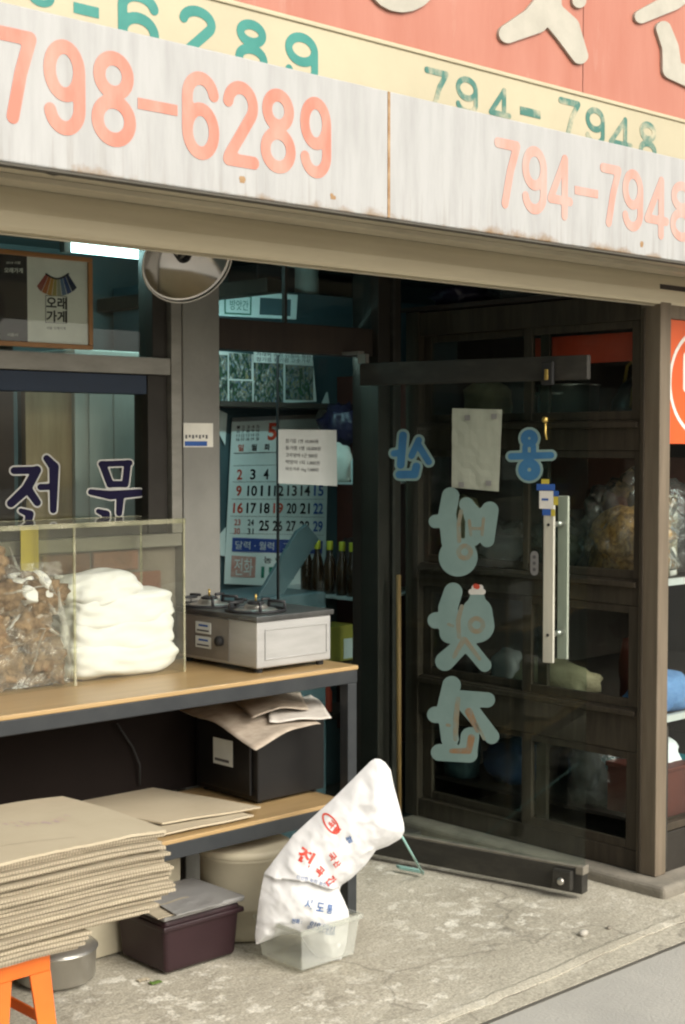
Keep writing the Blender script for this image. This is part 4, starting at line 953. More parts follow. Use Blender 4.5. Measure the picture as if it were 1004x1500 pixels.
MB().box(4.475, 4.479, 4.84, 4.89, zs2+.03, zs2+.11).build('packet_print', M['inkred'], o)
o = MB().lathe([(0,0),(.022,0),(.024,.005),(.024,.09),(.01,.12),(.01,.15),(0,.15)], (4.50,4.72,zs2+.0005), (0,0,1), 16).build('small_jar', M['calpaper'], smooth=True); tag(o, 'small pale bottle on the upper glass shelf', 'bottle')
o = MB().blob((4.70, 5.05, 1.80), (.07,.11,.10), amp=.6, seed=63, freq=2.5).build('hanging_bag', M['winebottle'], smooth=True); tag(o, 'dark purple bag hanging above the bottles', 'bag')
# clutter inside the doorway
for i, (px, py, w, h, m, lb) in enumerate(((470,705,.05,.13,'certpaper','pale packet on the upper glass shelf left of the orange one'), (515,704,.05,.12,'redbrown','dark red jar packet on the upper glass shelf'))):
    y = at(px, py, X=4.56).y
    if 4.67 < y < 4.99: packet(4.58, y, zs2+.0006, w, .05, h, m, lb, seed=220+i)
for i, (x, y, h, m, lb) in enumerate(((4.72,4.80,.17,'redbrown','dark red packet behind the oil bottles'), (4.75,5.02,.20,'certdark','brown packet behind the oil bottles, farther back'))):
    packet(x, y, zsh+.0006, .12, .10, h, m, lb, seed=230+i)
sheet('loose_paper', 'crooked white paper corner sticking out left of the calendar top', [(316,598),(333,606),(330,652),(318,630)], 5.33, 'calpaper')
sheet('loose_paper', 'white paper corner left of the calendar foot', [(316,790),(331,772),(330,815),(316,812)], 5.33, 'calpaper')
sheet('white_pennant', 'pale triangular paper right above the calendar', [(478,575),(480,574),(486,612),(462,612)], 5.30, 'calpaper')
# slate sheet leaning behind the stove
p = [at(372,885,Y=4.75), at(408,882,Y=4.75), at(468,790,Y=4.75), at(450,768,Y=4.75), at(436,778,Y=4.75)]
mb = MB(); k = len(p); q_ = [x+Vector((0,.02,0)) for x in p]
mb.add(p+q_, [tuple(range(k)), tuple(reversed(range(k,2*k)))]+[(i,(i+1)%k,k+(i+1)%k,k+i) for i in range(k)])
o = mb.build('slanted_chute', M['board'], bevel=.003); tag(o, 'slate blue slanted metal chute behind the gas stove', 'chute')
o = MB().box(3.70, 4.30, 4.70, 5.10, .012, 1.075).build('work_counter', M['board'], bevel=.006); tag(o, 'slate work counter inside the doorway behind the stove', 'counter')
c = at(508, 945, Y=4.80)
o = MB().box(c.x-.10, c.x+.06, 4.80, 4.95, c.z-.07, c.z+.09).build('yellow_carton', M['paleyellow'], bevel=.004); tag(o, 'yellow carton inside the doorway right of the stove', 'carton')
MB().box(c.x-.02, c.x+.05, 4.796, 4.799, c.z-.06, c.z+.03).build('carton_label', M['calpaper'], o)
MB().box(4.10, 4.62, 4.78, 5.0, c.z-.095, c.z-.072).build('low_shelf', M['woodin'], bsu)
c = at(468, 1028, Y=4.80)
o = MB().lathe([(0,0),(.05,0),(.05,.12),(.047,.125),(0,.125)], (c.x, 4.86, c.z-.06), (0,0,1), 20).build('blue_tin', M['tealplastic'], smooth=True); tag(o, 'pale blue tin behind the table corner', 'tin')
MB().box(c.x-.2, c.x+.3, 4.78, 5.0, c.z-.085, c.z-.062).build('low_shelf', M['woodin'], bsu)
c2 = at(489, 1028, Y=4.80)
o = MB().lathe([(0,0),(.018,0),(.02,.004),(.02,.09),(.008,.12),(.008,.14),(0,.14)], (c2.x, 4.84, c.z-.06), (0,0,1), 16).build('red_bottle', M['inkred'], smooth=True); tag(o, 'small red bottle beside the pale blue tin', 'bottle')
# things seen through the left window
o = MB().box(2.4, 2.78, 4.72, 4.76, .012, 2.3).build('brown_board', M['browncurtain']); tag(o, 'dark brown board behind the left of the shop window', 'board')
xa, xb = at(38, 650, Y=4.80).x, at(107, 650, Y=4.80).x
o = MB().box(xa, xb, 4.80, 4.83, .012, 2.06).build('wood_panel', M['tanwood']); tag(o, 'tan wood panel behind the navy window letters', 'panel')
lo = thing('metal_locker', 'pale grey metal locker behind the right of the shop window', 'locker', (3.5, 4.9, .012))
xa, xb = at(110, 650, Y=4.78).x, at(216, 650, Y=4.78).x
MB().box(xa, xb, 4.78, 5.2, .014, 2.08).build('locker_body', M['locker'], lo, bevel=.004)
MB().box(xa+.06, (xa+xb)/2, 4.772, 4.7795, 1.42, 2.04).build('locker_door', M['locker'], lo, bevel=.003)
MB().box((xa+xb)/2+.006, xb-.05, 4.772, 4.7795, 1.42, 2.04).build('locker_door', M['locker'], lo, bevel=.003)
MB().box((xa+xb)/2+.03, (xa+xb)/2+.05, 4.766, 4.7715, 1.62, 1.66).build('locker_handle', M['rubber'], lo)
# fluorescent lamp on the shop ceiling
YT = 4.68
pA, pB = at(103, 362, Y=YT), at(212, 368, Y=YT)
fl = thing('tube_lamp', 'lit fluorescent tube lamp on the shop ceiling seen through the window', 'lamp', ((pA.x+pB.x)/2, YT, pA.z))
zt2 = pA.z
MB().tube([(pA.x,YT,zt2),(pA.x+.60,YT,zt2)], .018, 12).build('tube', M['tube'], fl, smooth=True)
MB().box(pA.x-.05, pA.x+.65, YT-.05, YT+.05, zt2+.03, zt2+.07).build('lamp_housing', M['whitefrm'], fl, bevel=.006)
for x in (pA.x-.035, pA.x+.605): MB().box(x, x+.03, YT-.015, YT+.015, zt2-.022, zt2+.03).build('tube_holder', M['whitefrm'], fl)
# added lamp, hidden behind the header to brighten the calendar
r = fl.copy(); COL.objects.link(r); r.location = (3.90, 4.625, 2.15); r['label'] = 'added unseen tube lamp behind the doorway header, brightening the calendar'; r['group'] = 'shop tube lamps'; fl['group'] = 'shop tube lamps'
for ch in list(fl.children):
    c_ = ch.copy(); COL.objects.link(c_); c_.parent = r; c_.scale = (1, .5, .6)
# ================================================================== FRAMED CERTIFICATE
cf = thing('framed_certificate', 'orange wood framed certificate with a coloured tiled-roof emblem on the window', 'picture frame', at(60, 512, Y=4.40))
YP = 4.405
def fq(x, y): return at(x, y, Y=YP)
xl, xr = at(-75, 440, Y=YP).x, at(134, 440, Y=YP).x; zl, zh = at(134, 513, Y=YP).z, at(134, 378, Y=YP).z
fw = .017
for (x0_, x1_, z0_, z1_) in ((xl,xr,zl,zl+fw),(xl,xr,zh-fw,zh),(xl,xl+fw,zl+fw,zh-fw),(xr-fw,xr,zl+fw,zh-fw)):
    MB().box(x0_, x1_, YP-.012, YP+.012, z0_, z1_).build('frame_bar', M['framewood'], cf, bevel=.003)
xm = at(40, 440, Y=YP).x
MB().box(xm, xr-fw, YP-.002, YP+.008, zl+fw, zh-fw).build('certificate_page', M['certpaper'], cf)
MB().box(xl+fw, xm, YP-.002, YP+.008, zl+fw, zh-fw).build('dark_page', M['certdark'], cf)
MB().box(xl+fw, xr-fw, YP-.0075, YP-.0055, zl+fw, zh-fw).build('glazing', M['glass'], cf)
def cqz(x, y): return at(x/3.042, 240 + y/3.042, Y=YP-.0022)
roofc = [(.30,.06,.04),(.45,.13,.03),(.50,.25,.05),(.38,.30,.10),(.30,.30,.22),(.10,.16,.26),(.03,.06,.18),(.012,.02,.06)]
for k, c in enumerate(roofc):
    m_ = mat('roof_stripe_%d' % k, c, rough=.7)
    def edge_t(u): return (205+100*u, 490+22*math.sin(math.pi*u)*1.0)
    def edge_b(u): return (165+180*u, 545+45*math.sin(math.pi*u)**.6)
    u0, u1 = k/8, (k+1)/8-.012
    pts = [edge_t(u0), edge_t(u1), edge_b(u1), edge_b((u0+u1)/2), edge_b(u0)]
    mb = MB(); P_ = [cqz(*q) for q in pts]; Q_ = [q+Vector((0,-.0005,0)) for q in P_]
    mb.add(P_+Q_, [(5,6,7,8,9)]+[(i,(i+1)%5,5+(i+1)%5,5+i) for i in range(5)]); mb.build('roof_stripe', m_, cf)
v2, f2 = stroke_shape([([edge_t(u/10) for u in range(11)], 4)], 4); mb = MB(); thick(mb, v2, f2, lambda x,y: cqz(x,y)+Vector((0,-.0006,0)), NF, .0004); mb.build('roof_ridge', M['ink'], cf)
mb = MB(); fit_text(mb, '오래', cqz(207,645), cqz(298,650), cqz(207,590), NF, .0006, .03); fit_text(mb, '가게', cqz(207,705), cqz(298,708), cqz(207,652), NF, .0006, .03); mb.build('emblem_lettering', M['ink'], cf)
mb = MB(); mb.obox(cqz(203,588), cqz(298,592)-cqz(203,588), Vector((0,-.0003,0)), Vector((0,0,.002))); mb.obox(cqz(203,708), cqz(298,712)-cqz(203,708), Vector((0,-.0003,0)), Vector((0,0,.002)))
mb.obox(cqz(203,708), Vector((.002,0,0)), Vector((0,-.0003,0)), cqz(203,588)-cqz(203,708)); mb.obox(cqz(298,711), Vector((.002,0,0)), Vector((0,-.0003,0)), cqz(298,592)-cqz(298,711)); mb.build('emblem_frame', M['ink'], cf)
mb = MB(); fit_text(mb, '서울 오래가게', cqz(208,738), cqz(292,740), cqz(208,724), NF, .0004); mb.build('emblem_caption', M['inkgrey'], cf)
mb = MB(); fit_text(mb, '오래가게', cqz(20,485), cqz(102,487), cqz(20,462), NF, .0004, .02); fit_text(mb, '서울시', cqz(32,768), cqz(80,769), cqz(32,754), NF, .0004); fit_text(mb, '2018 서울', cqz(28,446), cqz(92,447), cqz(28,434), NF, .0004); mb.build('page_print', M['certpaper'], cf)

# ================================================================== REFLECTOR LAMP
lc = at(275, 382, Y=3.72); la = (-_f*.66 + _r*.40 - _u*.58).normalized()
lp = thing('reflector_lamp', 'round aluminium reflector lamp hanging under the beige shutter box', 'lamp', lc)
pr_ = [(.02+.128*k/14, -.088+.088*(k/14)**1.9) for k in range(15)]
MB().lathe(pr_ + [(r_+.0008, z_-.004) for r_, z_ in reversed(pr_)], lc, la, 44).build('reflector', M['lampalu'], lp, smooth=True)
MB().lathe([(.1468,.000),(.150,.0005),(.151,.003),(.149,.005),(.1465,.004),(.1462,.001)], lc, la, 40).build('rim', M['steel'], lp, smooth=True)
MB().lathe([(0,-.10),(.025,-.10),(.025,-.03),(.020,-.022),(.014,-.022),(.012,-.04),(0,-.045)], lc, la, 20).build('socket', M['rubber'], lp, smooth=True)
sx = la.cross(Vector((0,0,1))).normalized(); sy = sx.cross(la).normalized()
MB().obox(lc-la*.05+sx*.0-sy*.018, (sx*.105+sy*.075+la*.045), sy*.028-sx*.015, la*.012).build('bracket_plate', M['lampout'], lp, bevel=.002)
MB().tube([lc-la*.03+sx*.07+sy*.07, lc-la*.0+sx*.10+sy*.05], .008, 10).build('bracket_bolt', M['steel'], lp, smooth=True)
MB().tube([lc-la*.12, lc-la*.20, Vector((lc.x+.08, 3.95, 2.50)), Vector((lc.x+.08, 3.95, 2.62))], [.024,.02,.009,.009], 12).build('lamp_arm', M['lampout'], lp, smooth=True)

# ================================================================== TABLE
tb = thing('work_table', 'black steel frame table with varnished wood top and lower shelf', 'table', (2.6, 4.1, 0))
TX0, TX1, TY0, TY1, TZ = 1.25, 3.672, 3.842, 4.416, .915
MB().box(TX0, TX1, TY0-.004, TY1, TZ-.016, TZ).build('tabletop', M['tabletop'], tb, bevel=.004)
MB().box(TX0+.002, TX1-.002, TY0, TY0+.04, TZ-.064, TZ-.0165).build('apron', M['tableframe'], tb, bevel=.003)
MB().box(TX0+.002, TX1-.002, TY1-.04, TY1-.002, TZ-.064, TZ-.0165).build('apron', M['tableframe'], tb, bevel=.003)
MB().box(TX1-.04, TX1-.003, TY0+.041, TY1-.041, TZ-.064, TZ-.0165).build('apron', M['tableframe'], tb, bevel=.003)
for x0_ in (TX0+.004, TX1-.048):
    for y0_ in (TY0+.001, TY1-.045):
        MB().box(x0_, x0_+.044, y0_, y0_+.044, 0.0, TZ-.0645).build('leg', M['tableframe'], tb, bevel=.003)
SZ = .428
MB().box(TX0+.05, TX1-.06, TY1-.030, TY1-.012, SZ+.002, TZ-.0645).build('back_panel', M['undershade'], tb)  # added dark board, stands in for the shade under the tabletop
MB().box(TX0+.05, TX1-.052, TY0-.002, TY1-.05, SZ-.015, SZ).build('shelf_board', M['tabletop'], tb, bevel=.003)
MB().box(TX0+.05, TX1-.0485, TY0+.001, TY0+.035, SZ-.068, SZ-.0155).build('shelf_apron', M['tableframe'], tb, bevel=.003)
MB().box(TX0+.05, TX1-.0485, TY1-.08, TY1-.05, SZ-.068, SZ-.0155).build('shelf_apron', M['tableframe'], tb, bevel=.003)

# ================================================================== ACRYLIC CASE with contents
CX0, CXD, CX1, CY0, CY1, CZ0, CZ1 = 1.75, 2.665, 3.118, 4.147, 4.405, TZ+.0008, 1.452
ac = thing('acrylic_case', 'clear acrylic box with two compartments standing on the table', 'case', (2.4, 4.28, CZ0))
t = .004
MB().box(CX0, CXD-.0045, CY0, CY0+t, CZ0, CZ1).build('front_pane', M['acrylic'], ac)
MB().box(CXD+.0045, CX1, CY0, CY0+t, CZ0, CZ1).build('front_pane', M['acrylic'], ac)
MB().box(CX0, CX1, CY1-t, CY1, CZ0, CZ1).build('back_pane', M['acrylic'], ac)
MB().box(CX1-t, CX1, CY0+t+.0005, CY1-t-.0005, CZ0, CZ1).build('side_pane', M['acrylic'], ac)
MB().box(CX0, CX0+t, CY0+t+.0005, CY1-t-.0005, CZ0, CZ1).build('side_pane', M['acrylic'], ac)
MB().box(CXD-.003, CXD+.003, CY0+t+.0005, CY1-t-.0005, CZ0, CZ1).build('divider', M['acrylic'], ac)
MB().box(CXD-.004, CXD+.004, CY0-.002, CY0+.004, CZ0, CZ1-.001).build('corner_strip', M['acryledge'], ac)
MB().box(CX1-.006, CX1+.002, CY0-.002, CY0-.0003, CZ0, CZ1-.001).build('corner_strip', M['acryledge'], ac)
MB().box(CX1-.006, CX1+.002, CY1+.0003, CY1+.003, CZ0, CZ1-.001).build('corner_strip', M['acryledge'], ac)
MB().box(CX0, CX1+.002, CY0-.003, CY1+.003, CZ1+.0003, CZ1+.0045).build('lid', M['acrylic'], ac)
MB().box(CX0, CX1+.002, CY0-.0062, CY0-.0032, CZ1-.010, CZ1+.006).build('lid_lip', M['acryledge'], ac)
MB().box(CX0, CX1+.002, CY1+.0035, CY1+.007, CZ1-.010, CZ1+.006).build('lid_lip', M['acryledge'], ac)
MB().box(at(30,800,Y=4.40).x, at(56,800,Y=4.40).x, CY1-.008, CY1-.0045, CZ0+.1, CZ1-.01).build('yellow_tape', M['yellow'], ac)
# white folded bundles (right compartment)
def bundle(x0, x1, y0, y1, z0, z1, seed, amp=.05, p=5.0):
    bm = bmesh.new(); bmesh.ops.create_icosphere(bm, subdivisions=5, radius=1); mb = MB()
    for v in bm.verts:
        d = v.co.normalized(); k = (abs(d.x)**p+abs(d.y)**p+abs(d.z)**2.6)**(-1/p) if False else (abs(d.x)**p+abs(d.y)**p+abs(d.z)**p)**(-1/p)
        q = d*k; w = amp*mnoise.fractal(Vector((q.x*1.6+seed*5, q.y*1.6, q.z*1.2+seed)), 1, 2, 2)
        q = q*(1+w); q.z += .12*mnoise.noise(Vector((q.x*1.3+seed*3, q.y*1.3, seed)))*(1 if q.z > -.4 else .25)
        q.x = max(-1.03, min(1.03, q.x)); q.y = max(-1.03, min(1.03, q.y))
        mb.v.append(Vector(((x0+x1)/2+q.x*(x1-x0)/2.06, (y0+y1)/2+q.y*(y1-y0)/2.06, (z0+z1)/2+q.z*(z1-z0)/2)))
    mb.f = [tuple(v.index for v in f.verts) for f in bm.faces]; bm.free(); return mb
xw0, xw1 = CXD+.006, CX1+.004
specs = [(xw0, xw1, CZ0+.002, CZ0+.140, 1, 'bottom of the bulging white bundles in the acrylic case'),
         (xw0, xw1-.004, CZ0+.082, CZ0+.228, 2, 'second from bottom of the bulging white bundles in the acrylic case'),
         (xw0, xw1, CZ0+.168, CZ0+.300, 3, 'third white bundle from the bottom, rounded at its right end'),
         (xw0-.0, xw1-.13, CZ0+.235, CZ0+.365, 4, 'small white bundle crumpled on top of the others in the acrylic case')]
for x0_, x1_, z0_, z1_, sd, lb in specs:
    o = bundle(x0_, x1_, CY0+.008, CY1-.02, z0_, z1_, sd, amp=.10 if sd < 4 else .18, p=4.2 if sd < 4 else 3.0).build('white_bundle', M['flour'], smooth=True)
    tag(o, lb, 'bundle', 'white bundles in the acrylic case')
# brown dried blocks (left compartment)
rng = random.Random(5); cnt = 0
blk = None
lay = [(.068, 5, .098), (.195, 5, .095), (.305, 5, .085), (.405, 4, .075)]
for li, (zc, nb, rz) in enumerate(lay):
    for k in range(nb):
        x = CXD-.088 - k*.158 - (.05 if li % 2 else 0)
        if li == 3 and k < 1: continue
        o = MB().blob((x, CY0+.115+rng.uniform(-.01,.01), CZ0+zc+rng.uniform(-.01,.015)), (.086,.098,rz*.80), amp=.36, freq=2.6, sub=4, seed=70+cnt, p=3.0).build('brown_block', M['driedbrown'], smooth=True); cnt += 1
        tag(o, 'brown dried block heaped in plastic in the left of the acrylic case', 'block', 'brown dried blocks')
def film(u, v):
    x = CX0+.05+(CXD-.012-CX0-.05)*u; z = CZ0+.012+(.40)*v
    return (x, CY0+.018+.016*mnoise.fractal(Vector((u*9, v*5, 3)),1,2,4)+.05*v*v, z)
o = MB().grid(film, 70, 36).build('plastic_wrap', M['film'], smooth=True, recalc=False); tag(o, 'crinkled clear plastic wrap over the brown dried blocks', 'plastic wrap')
wrap = o
def fold(p0, p1, w, sd):
    a_, b_ = at(*p0, Y=CY0+.016), at(*p1, Y=CY0+.016); d_ = (b_-a_); nn = Vector((-d_.z, 0, d_.x)).normalized()
    def ff(u, v):
        ww = w*(.35+.65*abs(mnoise.noise(Vector((u*4, sd, 1)))))*math.sin(math.pi*min(1, u*.9+.08))
        return a_ + d_*u + nn*(ww*(v-.5) + .012*mnoise.noise(Vector((u*3, sd, 0)))) + Vector((0, -.006*math.sin(math.pi*v), 0))
    MB().grid(ff, 14, 4).build('fold_highlight', M['foldfilm'], wrap, smooth=True, recalc=False)  # pale ribbon along a fold, painted in as its highlight
for k, (p0, p1, w) in enumerate((((48,832),(84,872),.05),((62,880),(98,908),.03),((42,985),(64,922),.022),((5,870),(70,858),.02),((8,930),(30,900),.03),((55,918),(100,935),.016),((84,860),(104,990),.045),((0,950),(40,940),.015),((12,800),(30,840),.02))):
    fold(p0, p1, w, k*3.3)
sh_ = bundle(CXD-.19, CXD-.008, CY0+.03, CY1-.05, CZ0+.25, CZ0+.37, 8, amp=.4, p=2.2).build('white_bag', M['flour'], smooth=True); tag(sh_, 'crumpled white bag on the brown blocks beside the divider', 'bag')

# ================================================================== GAS STOVE
sv = thing('gas_stove', 'square steel two-burner gas stove on the table end', 'stove', (3.44, 4.13, TZ))
SX0, SX1, SY0, SY1, S0, S1 = 3.262, 3.612, 3.922, 4.38, TZ+.018, 1.098
MB().box(SX0, SX1, SY0, SY1, S0, S1).build('body', M['stovepanel'], sv, bevel=.006)
mb = MB()
mb.box(SX0+.035, SX1-.02, SY0-.004, SY0-.0005, S0+.028, S0+.032); mb.box(SX0+.035, SX1-.02, SY0-.004, SY0-.0005, S1-.032, S1-.028)
mb.box(SX0+.035, SX0+.039, SY0-.004, SY0-.0005, S0+.032, S1-.032); mb.box(SX1-.024, SX1-.02, SY0-.004, SY0-.0005, S0+.032, S1-.032)
mb.build('pressed_frame', M['stovepanel'], sv, bevel=.001)
MB().box(SX0-.003, SX0-.0005, SY0+.155, SY1-.004, S0+.012, S1-.004).build('control_panel', M['stovefront'], sv)
for zz in (S0+.045, S0+.098):
    l_ = MB().box(SX0-.006, SX0-.0035, SY0+.255, SY0+.345, zz, zz+.042).build('label_plate', M['paper'], sv, bevel=.001)
    MB().box(SX0-.0068, SX0-.0062, SY0+.27, SY0+.325, zz+.026, zz+.033).build('label_print', M['inkblue'], l_)
    MB().box(SX0-.0068, SX0-.0062, SY0+.265, SY0+.335, zz+.008, zz+.014).build('label_print', M['inkgrey'], l_)
MB().lathe([(0,0),(.018,0),(.018,.016),(.012,.02),(0,.02)], (SX0-.0035, SY0+.20, S0+.08), (-1,0,0), 18).build('knob', M['rubber'], sv, smooth=True)
MB().box(SX0-.010, SX1+.008, SY0-.010, SY1+.004, S1+.0006, S1+.020).build('cooktop', M['cooktop'], sv, bevel=.004)
for x in (SX0+.03, SX1-.03):
    for y in (SY0+.03, SY1-.03): MB().lathe([(0,0),(.014,0),(.016,.017),(0,.0175)], (x,y,TZ+.0004), (0,0,1), 14).build('foot', M['rubber'], sv)
for px, py in ((375, 893), (298, 886)):
    c = at(px, py, Z=S1+.024); c = Vector((max(c.x, SX0+.10), min(c.y, SY1-.06), S1+.0205))
    br = MB().lathe([(0,.0),(.075,0),(.08,.004),(.07,.008),(.045,.006),(.042,.018),(.036,.024),(0,.024)], c, (0,0,1), 28).build('burner', M['steel'], sv, smooth=True)
    MB().lathe([(0,.0242),(.030,.0242),(.032,.030),(.02,.036),(0,.036)], c, (0,0,1), 24).build('burner_cap', M['castiron'], br, smooth=True)
    MB().tube([c+Vector((0,0,.036)), c+Vector((0,0,.06))], .004, 8).build('igniter', M['brass'], br, smooth=True)
    for k in range(5):
        a = k*2*math.pi/5 + .4; d_ = Vector((math.cos(a), math.sin(a), 0))
        MB().tube([c+d_*.105+Vector((0,0,.002)), c+d_*.105+Vector((0,0,.034)), c+d_*.05+Vector((0,0,.036))], .006, 8).build('pan_support', M['castiron'], br, smooth=True)
    MB().lathe([(.10,.002),(.106,.0),(.112,.004),(.106,.010),(.10,.006),(.10,.002)], c, (0,0,1), 30).build('support_ring', M['castiron'], br, smooth=True)

# ================================================================== LOWER SHELF
c = at(378, 1180, Z=SZ)
bb = thing('black_oven', 'black metal box oven on the lower shelf under newspapers', 'oven', (c.x+.17, c.y+.22, SZ))
BX0, BX1, BY0, BY1 = c.x, at(476, 1160, Y=c.y).x, c.y, 4.36
BZ1 = at(378, 1062, Y=c.y).z
MB().box(BX0, BX1, BY0, BY1, SZ+.010, BZ1).build('oven_body', M['blackbox'], bb, bevel=.006)
MB().box(BX0-.012, BX0-.0005, BY0+.03, BY1-.02, SZ+.03, BZ1-.02).build('oven_door', M['blackbox'], bb, bevel=.004)
a, b = at(313, 1117, X=BX0-.013), at(341, 1086, X=BX0-.013)
l_ = MB().box(BX0-.014, BX0-.0125, b.y, a.y, a.z, b.z).build('white_label', M['paper'], bb)
MB().box(BX0-.0148, BX0-.0142, b.y+.02, a.y-.01, a.z+.012, a.z+.022).build('label_print', M['inkgrey'], l_)
for x in (BX0+.03, BX1-.03):
    for y in (BY0+.03, BY1-.03): MB().lathe([(0,0),(.012,0),(.014,.0095),(0,.0098)], (x,y,SZ+.0003), (0,0,1), 12).build('foot', M['rubber'], bb)
MB().tube([(BX1+.012,BY0+.06,BZ1-.15),(BX1+.014,BY0+.06,BZ1-.05)], .003, 6).build('side_cord', M['rubber'], bb)
# newspapers draped on it
def news(name, label, pts, Zb, m, droop, seed):
    P = [at(x, y, Z=Zb) for x, y in pts]
    def f(u, v):
        p = (P[0]*(1-u)+P[1]*u)*(1-v) + (P[3]*(1-u)+P[2]*u)*v
        p = p + Vector((0,0,.008*mnoise.noise(Vector((u*3+seed, v*3, 1))) + droop(u, v))); return p
    o = MB().grid(f, 16, 12).build(name, M[m], solid=.002, recalc=False, smooth=True); tag(o, label, 'newspaper'); return o
news('newspaper', 'tan newspaper sheet drooping over the front of the black oven', [(262,1040),(395,1020),(470,1062),(375,1082)], BZ1+.012, 'newsprint', lambda u, v: -.09*max(0, v-.45)**1.3*(1-u)+.02*math.sin(3*u), 1)
news('newspaper', 'folded paler newspaper on the right of the black oven top', [(390,1026),(455,1018),(486,1052),(395,1058)], BZ1+.030, 'newswhite', lambda u, v: .014*math.sin(math.pi*v), 4)
news('newspaper', 'printed newspaper bent in a curl behind the paler one on the oven', [(345,1028),(440,1014),(452,1040),(370,1052)], BZ1+.045, 'newsprint', lambda u, v: .018*math.sin(math.pi*u), 7)
# cardboard sheets lying on the shelf
def flat_card(label, pts, Z, seed):
    P = [at(x, y, Z=Z) for x, y in pts]
    def f(u, v):
        j = .006*mnoise.noise(Vector((u*30+seed, v*30, 2)))*(1 if v in (0,1) or u in (0,1) else 0)
        p = (P[0]*(1-u)+P[1]*u)*(1-v) + (P[3]*(1-u)+P[2]*u)*v
        return p + Vector((j, j, .005*mnoise.noise(Vector((u*2+seed, v*2, 1)))))
    o = MB().grid(f, 30, 14).build('cardboard_sheet', M['cardtop'], solid=.006, recalc=False); tag(o, label, 'cardboard', 'cardboard on the lower shelf'); return o
flat_card('torn cardboard sheet lying on the lower shelf, upper of two', [(30,1172),(160,1144),(382,1184),(238,1208)], SZ+.022, 3)
flat_card('torn cardboard sheet on the lower shelf, under the other with its edge showing', [(60,1190),(200,1160),(372,1196),(238,1224)], SZ+.0095, 9)
# cords under the table
o = MB().tube([at(172,1060,Y=4.36), at(195,1095,Y=4.37), at(205,1120,Y=4.36), at(205,1150,Y=4.37)], .004, 6).build('power_cord', M['rubber'], smooth=True); tag(o, 'thin dark cord hanging under the tabletop', 'cord')

# ================================================================== UNDER AND IN FRONT OF THE TABLE
dr = thing('cream_drum', 'cream plastic drum under the lower shelf behind the sack', 'drum', (3.255, 3.985, .004))
MB().lathe([(0,0),(.15,0),(.158,.008),(.160,.03),(.158,.10),(.161,.105),(.161,.115),(.158,.12),(.158,.27),(.162,.275),(.162,.285),(.156,.29)], (3.255,3.985,.004), (0,0,1), 40).build('drum_body', M['creampanel'], dr, smooth=True)
MB().lathe([(.1635,.284),(.1655,.288),(.1655,.306),(.155,.312),(0,.312)], (3.255,3.985,.004), (0,0,1), 40).build('drum_lid', M['creampanel'], dr, smooth=True)
o = MB().box(2.55, 3.045, 4.08, 4.34, .004, .34).build('cream_box', M['creampanel'], bevel=.004); tag(o, 'cream box under the lower shelf behind the maroon bin', 'box')
MB().box(2.56, 3.04, 4.074, 4.0795, .30, .336).build('box_band', M['creampanel'], o)
mr = thing('maroon_bin', 'dark maroon plastic bin with grey lid under the table', 'bin', (2.92, 3.92, 0))
def taper(x0, x1, y0, y1, z0, z1, k): return MB().add([(x0+k,y0+k,z0),(x1-k,y0+k,z0),(x1-k,y1-k,z0),(x0+k,y1-k,z0),(x0,y0,z1),(x1,y0,z1),(x1,y1,z1),(x0,y1,z1)],[(0,3,2,1),(4,5,6,7),(0,1,5,4),(1,2,6,5),(2,3,7,6),(3,0,4,7)])
taper(2.76, 3.075, 3.785, 4.065, .004, .185, .012).build('bin_body', M['maroon'], mr, bevel=.018, seg=4)
taper(2.752, 3.083, 3.777, 4.073, .150, .168, -.001).build('bin_rim', M['maroon'], mr, bevel=.005)
taper(2.748, 3.087, 3.773, 4.069, .1855, .205, .004).build('lid', M['greylid'], mr, bevel=.007, seg=3)
for k, (px, py, lb) in enumerate(((255,1330,'flat grey cardboard scrap on the maroon bin lid'), (282,1325,'second grey scrap lying to the right on the maroon bin lid'))):
    p = at(px, py, Z=.212+.006*k)
    o = MB().grid(lambda u, v: (p.x-.10+.19*u+.02*v, p.y-.05+.12*v, .2085+.007*k+.004*mnoise.noise(Vector((u*3+k, v*3, 5)))+.002), 8, 6).build('cardboard_scrap', M['greylid' if k else 'card'], solid=.003, recalc=False); tag(o, lb, 'scrap')
pt = thing('steel_pot', 'round steel pot on the floor behind the orange stool', 'pot', (2.50, 4.02, 0))
MB().lathe([(0,.0),(.11,.0),(.125,.012),(.13,.10),(.136,.104),(.126,.106),(.12,.02),(0,.012)], (2.50,4.02,.003), (0,0,1), 36).build('pot_body', M['steel'], pt, smooth=True)
MB().lathe([(.132,.106),(.128,.112),(.08,.13),(.02,.138),(.02,.15),(0,.152)], (2.50,4.02,.003), (0,0,1), 36).build('pot_lid', M['steel'], pt, smooth=True)

# orange stool
so = thing('orange_stool', 'bright orange plastic stool under the cardboard stack', 'stool', (2.0, 3.55, 0))
QX0, QX1, QY0, QY1, QZ = at(-14,1400,Y=3.36).x, at(74,1395,Y=3.36).x, 3.36, 3.64, .372
MB().box(QX0-.008, QX1+.008, QY0-.008, QY1+.008, QZ-.014, QZ).build('seat', M['orange'], so, bevel=.005)
MB().box(QX0, QX1, QY0, QY0+.010, QZ-.060, QZ-.0145).build('seat_skirt', M['orange'], so, bevel=.002)
MB().box(QX0, QX1, QY1-.010, QY1, QZ-.060, QZ-.0145).build('seat_skirt', M['orange'], so, bevel=.002)
MB().box(QX0, QX0+.010, QY0+.011, QY1-.011, QZ-.060, QZ-.0145).build('seat_skirt', M['orange'], so, bevel=.002)
MB().box(QX1-.010, QX1, QY0+.011, QY1-.011, QZ-.060, QZ-.0145).build('seat_skirt', M['orange'], so, bevel=.002)
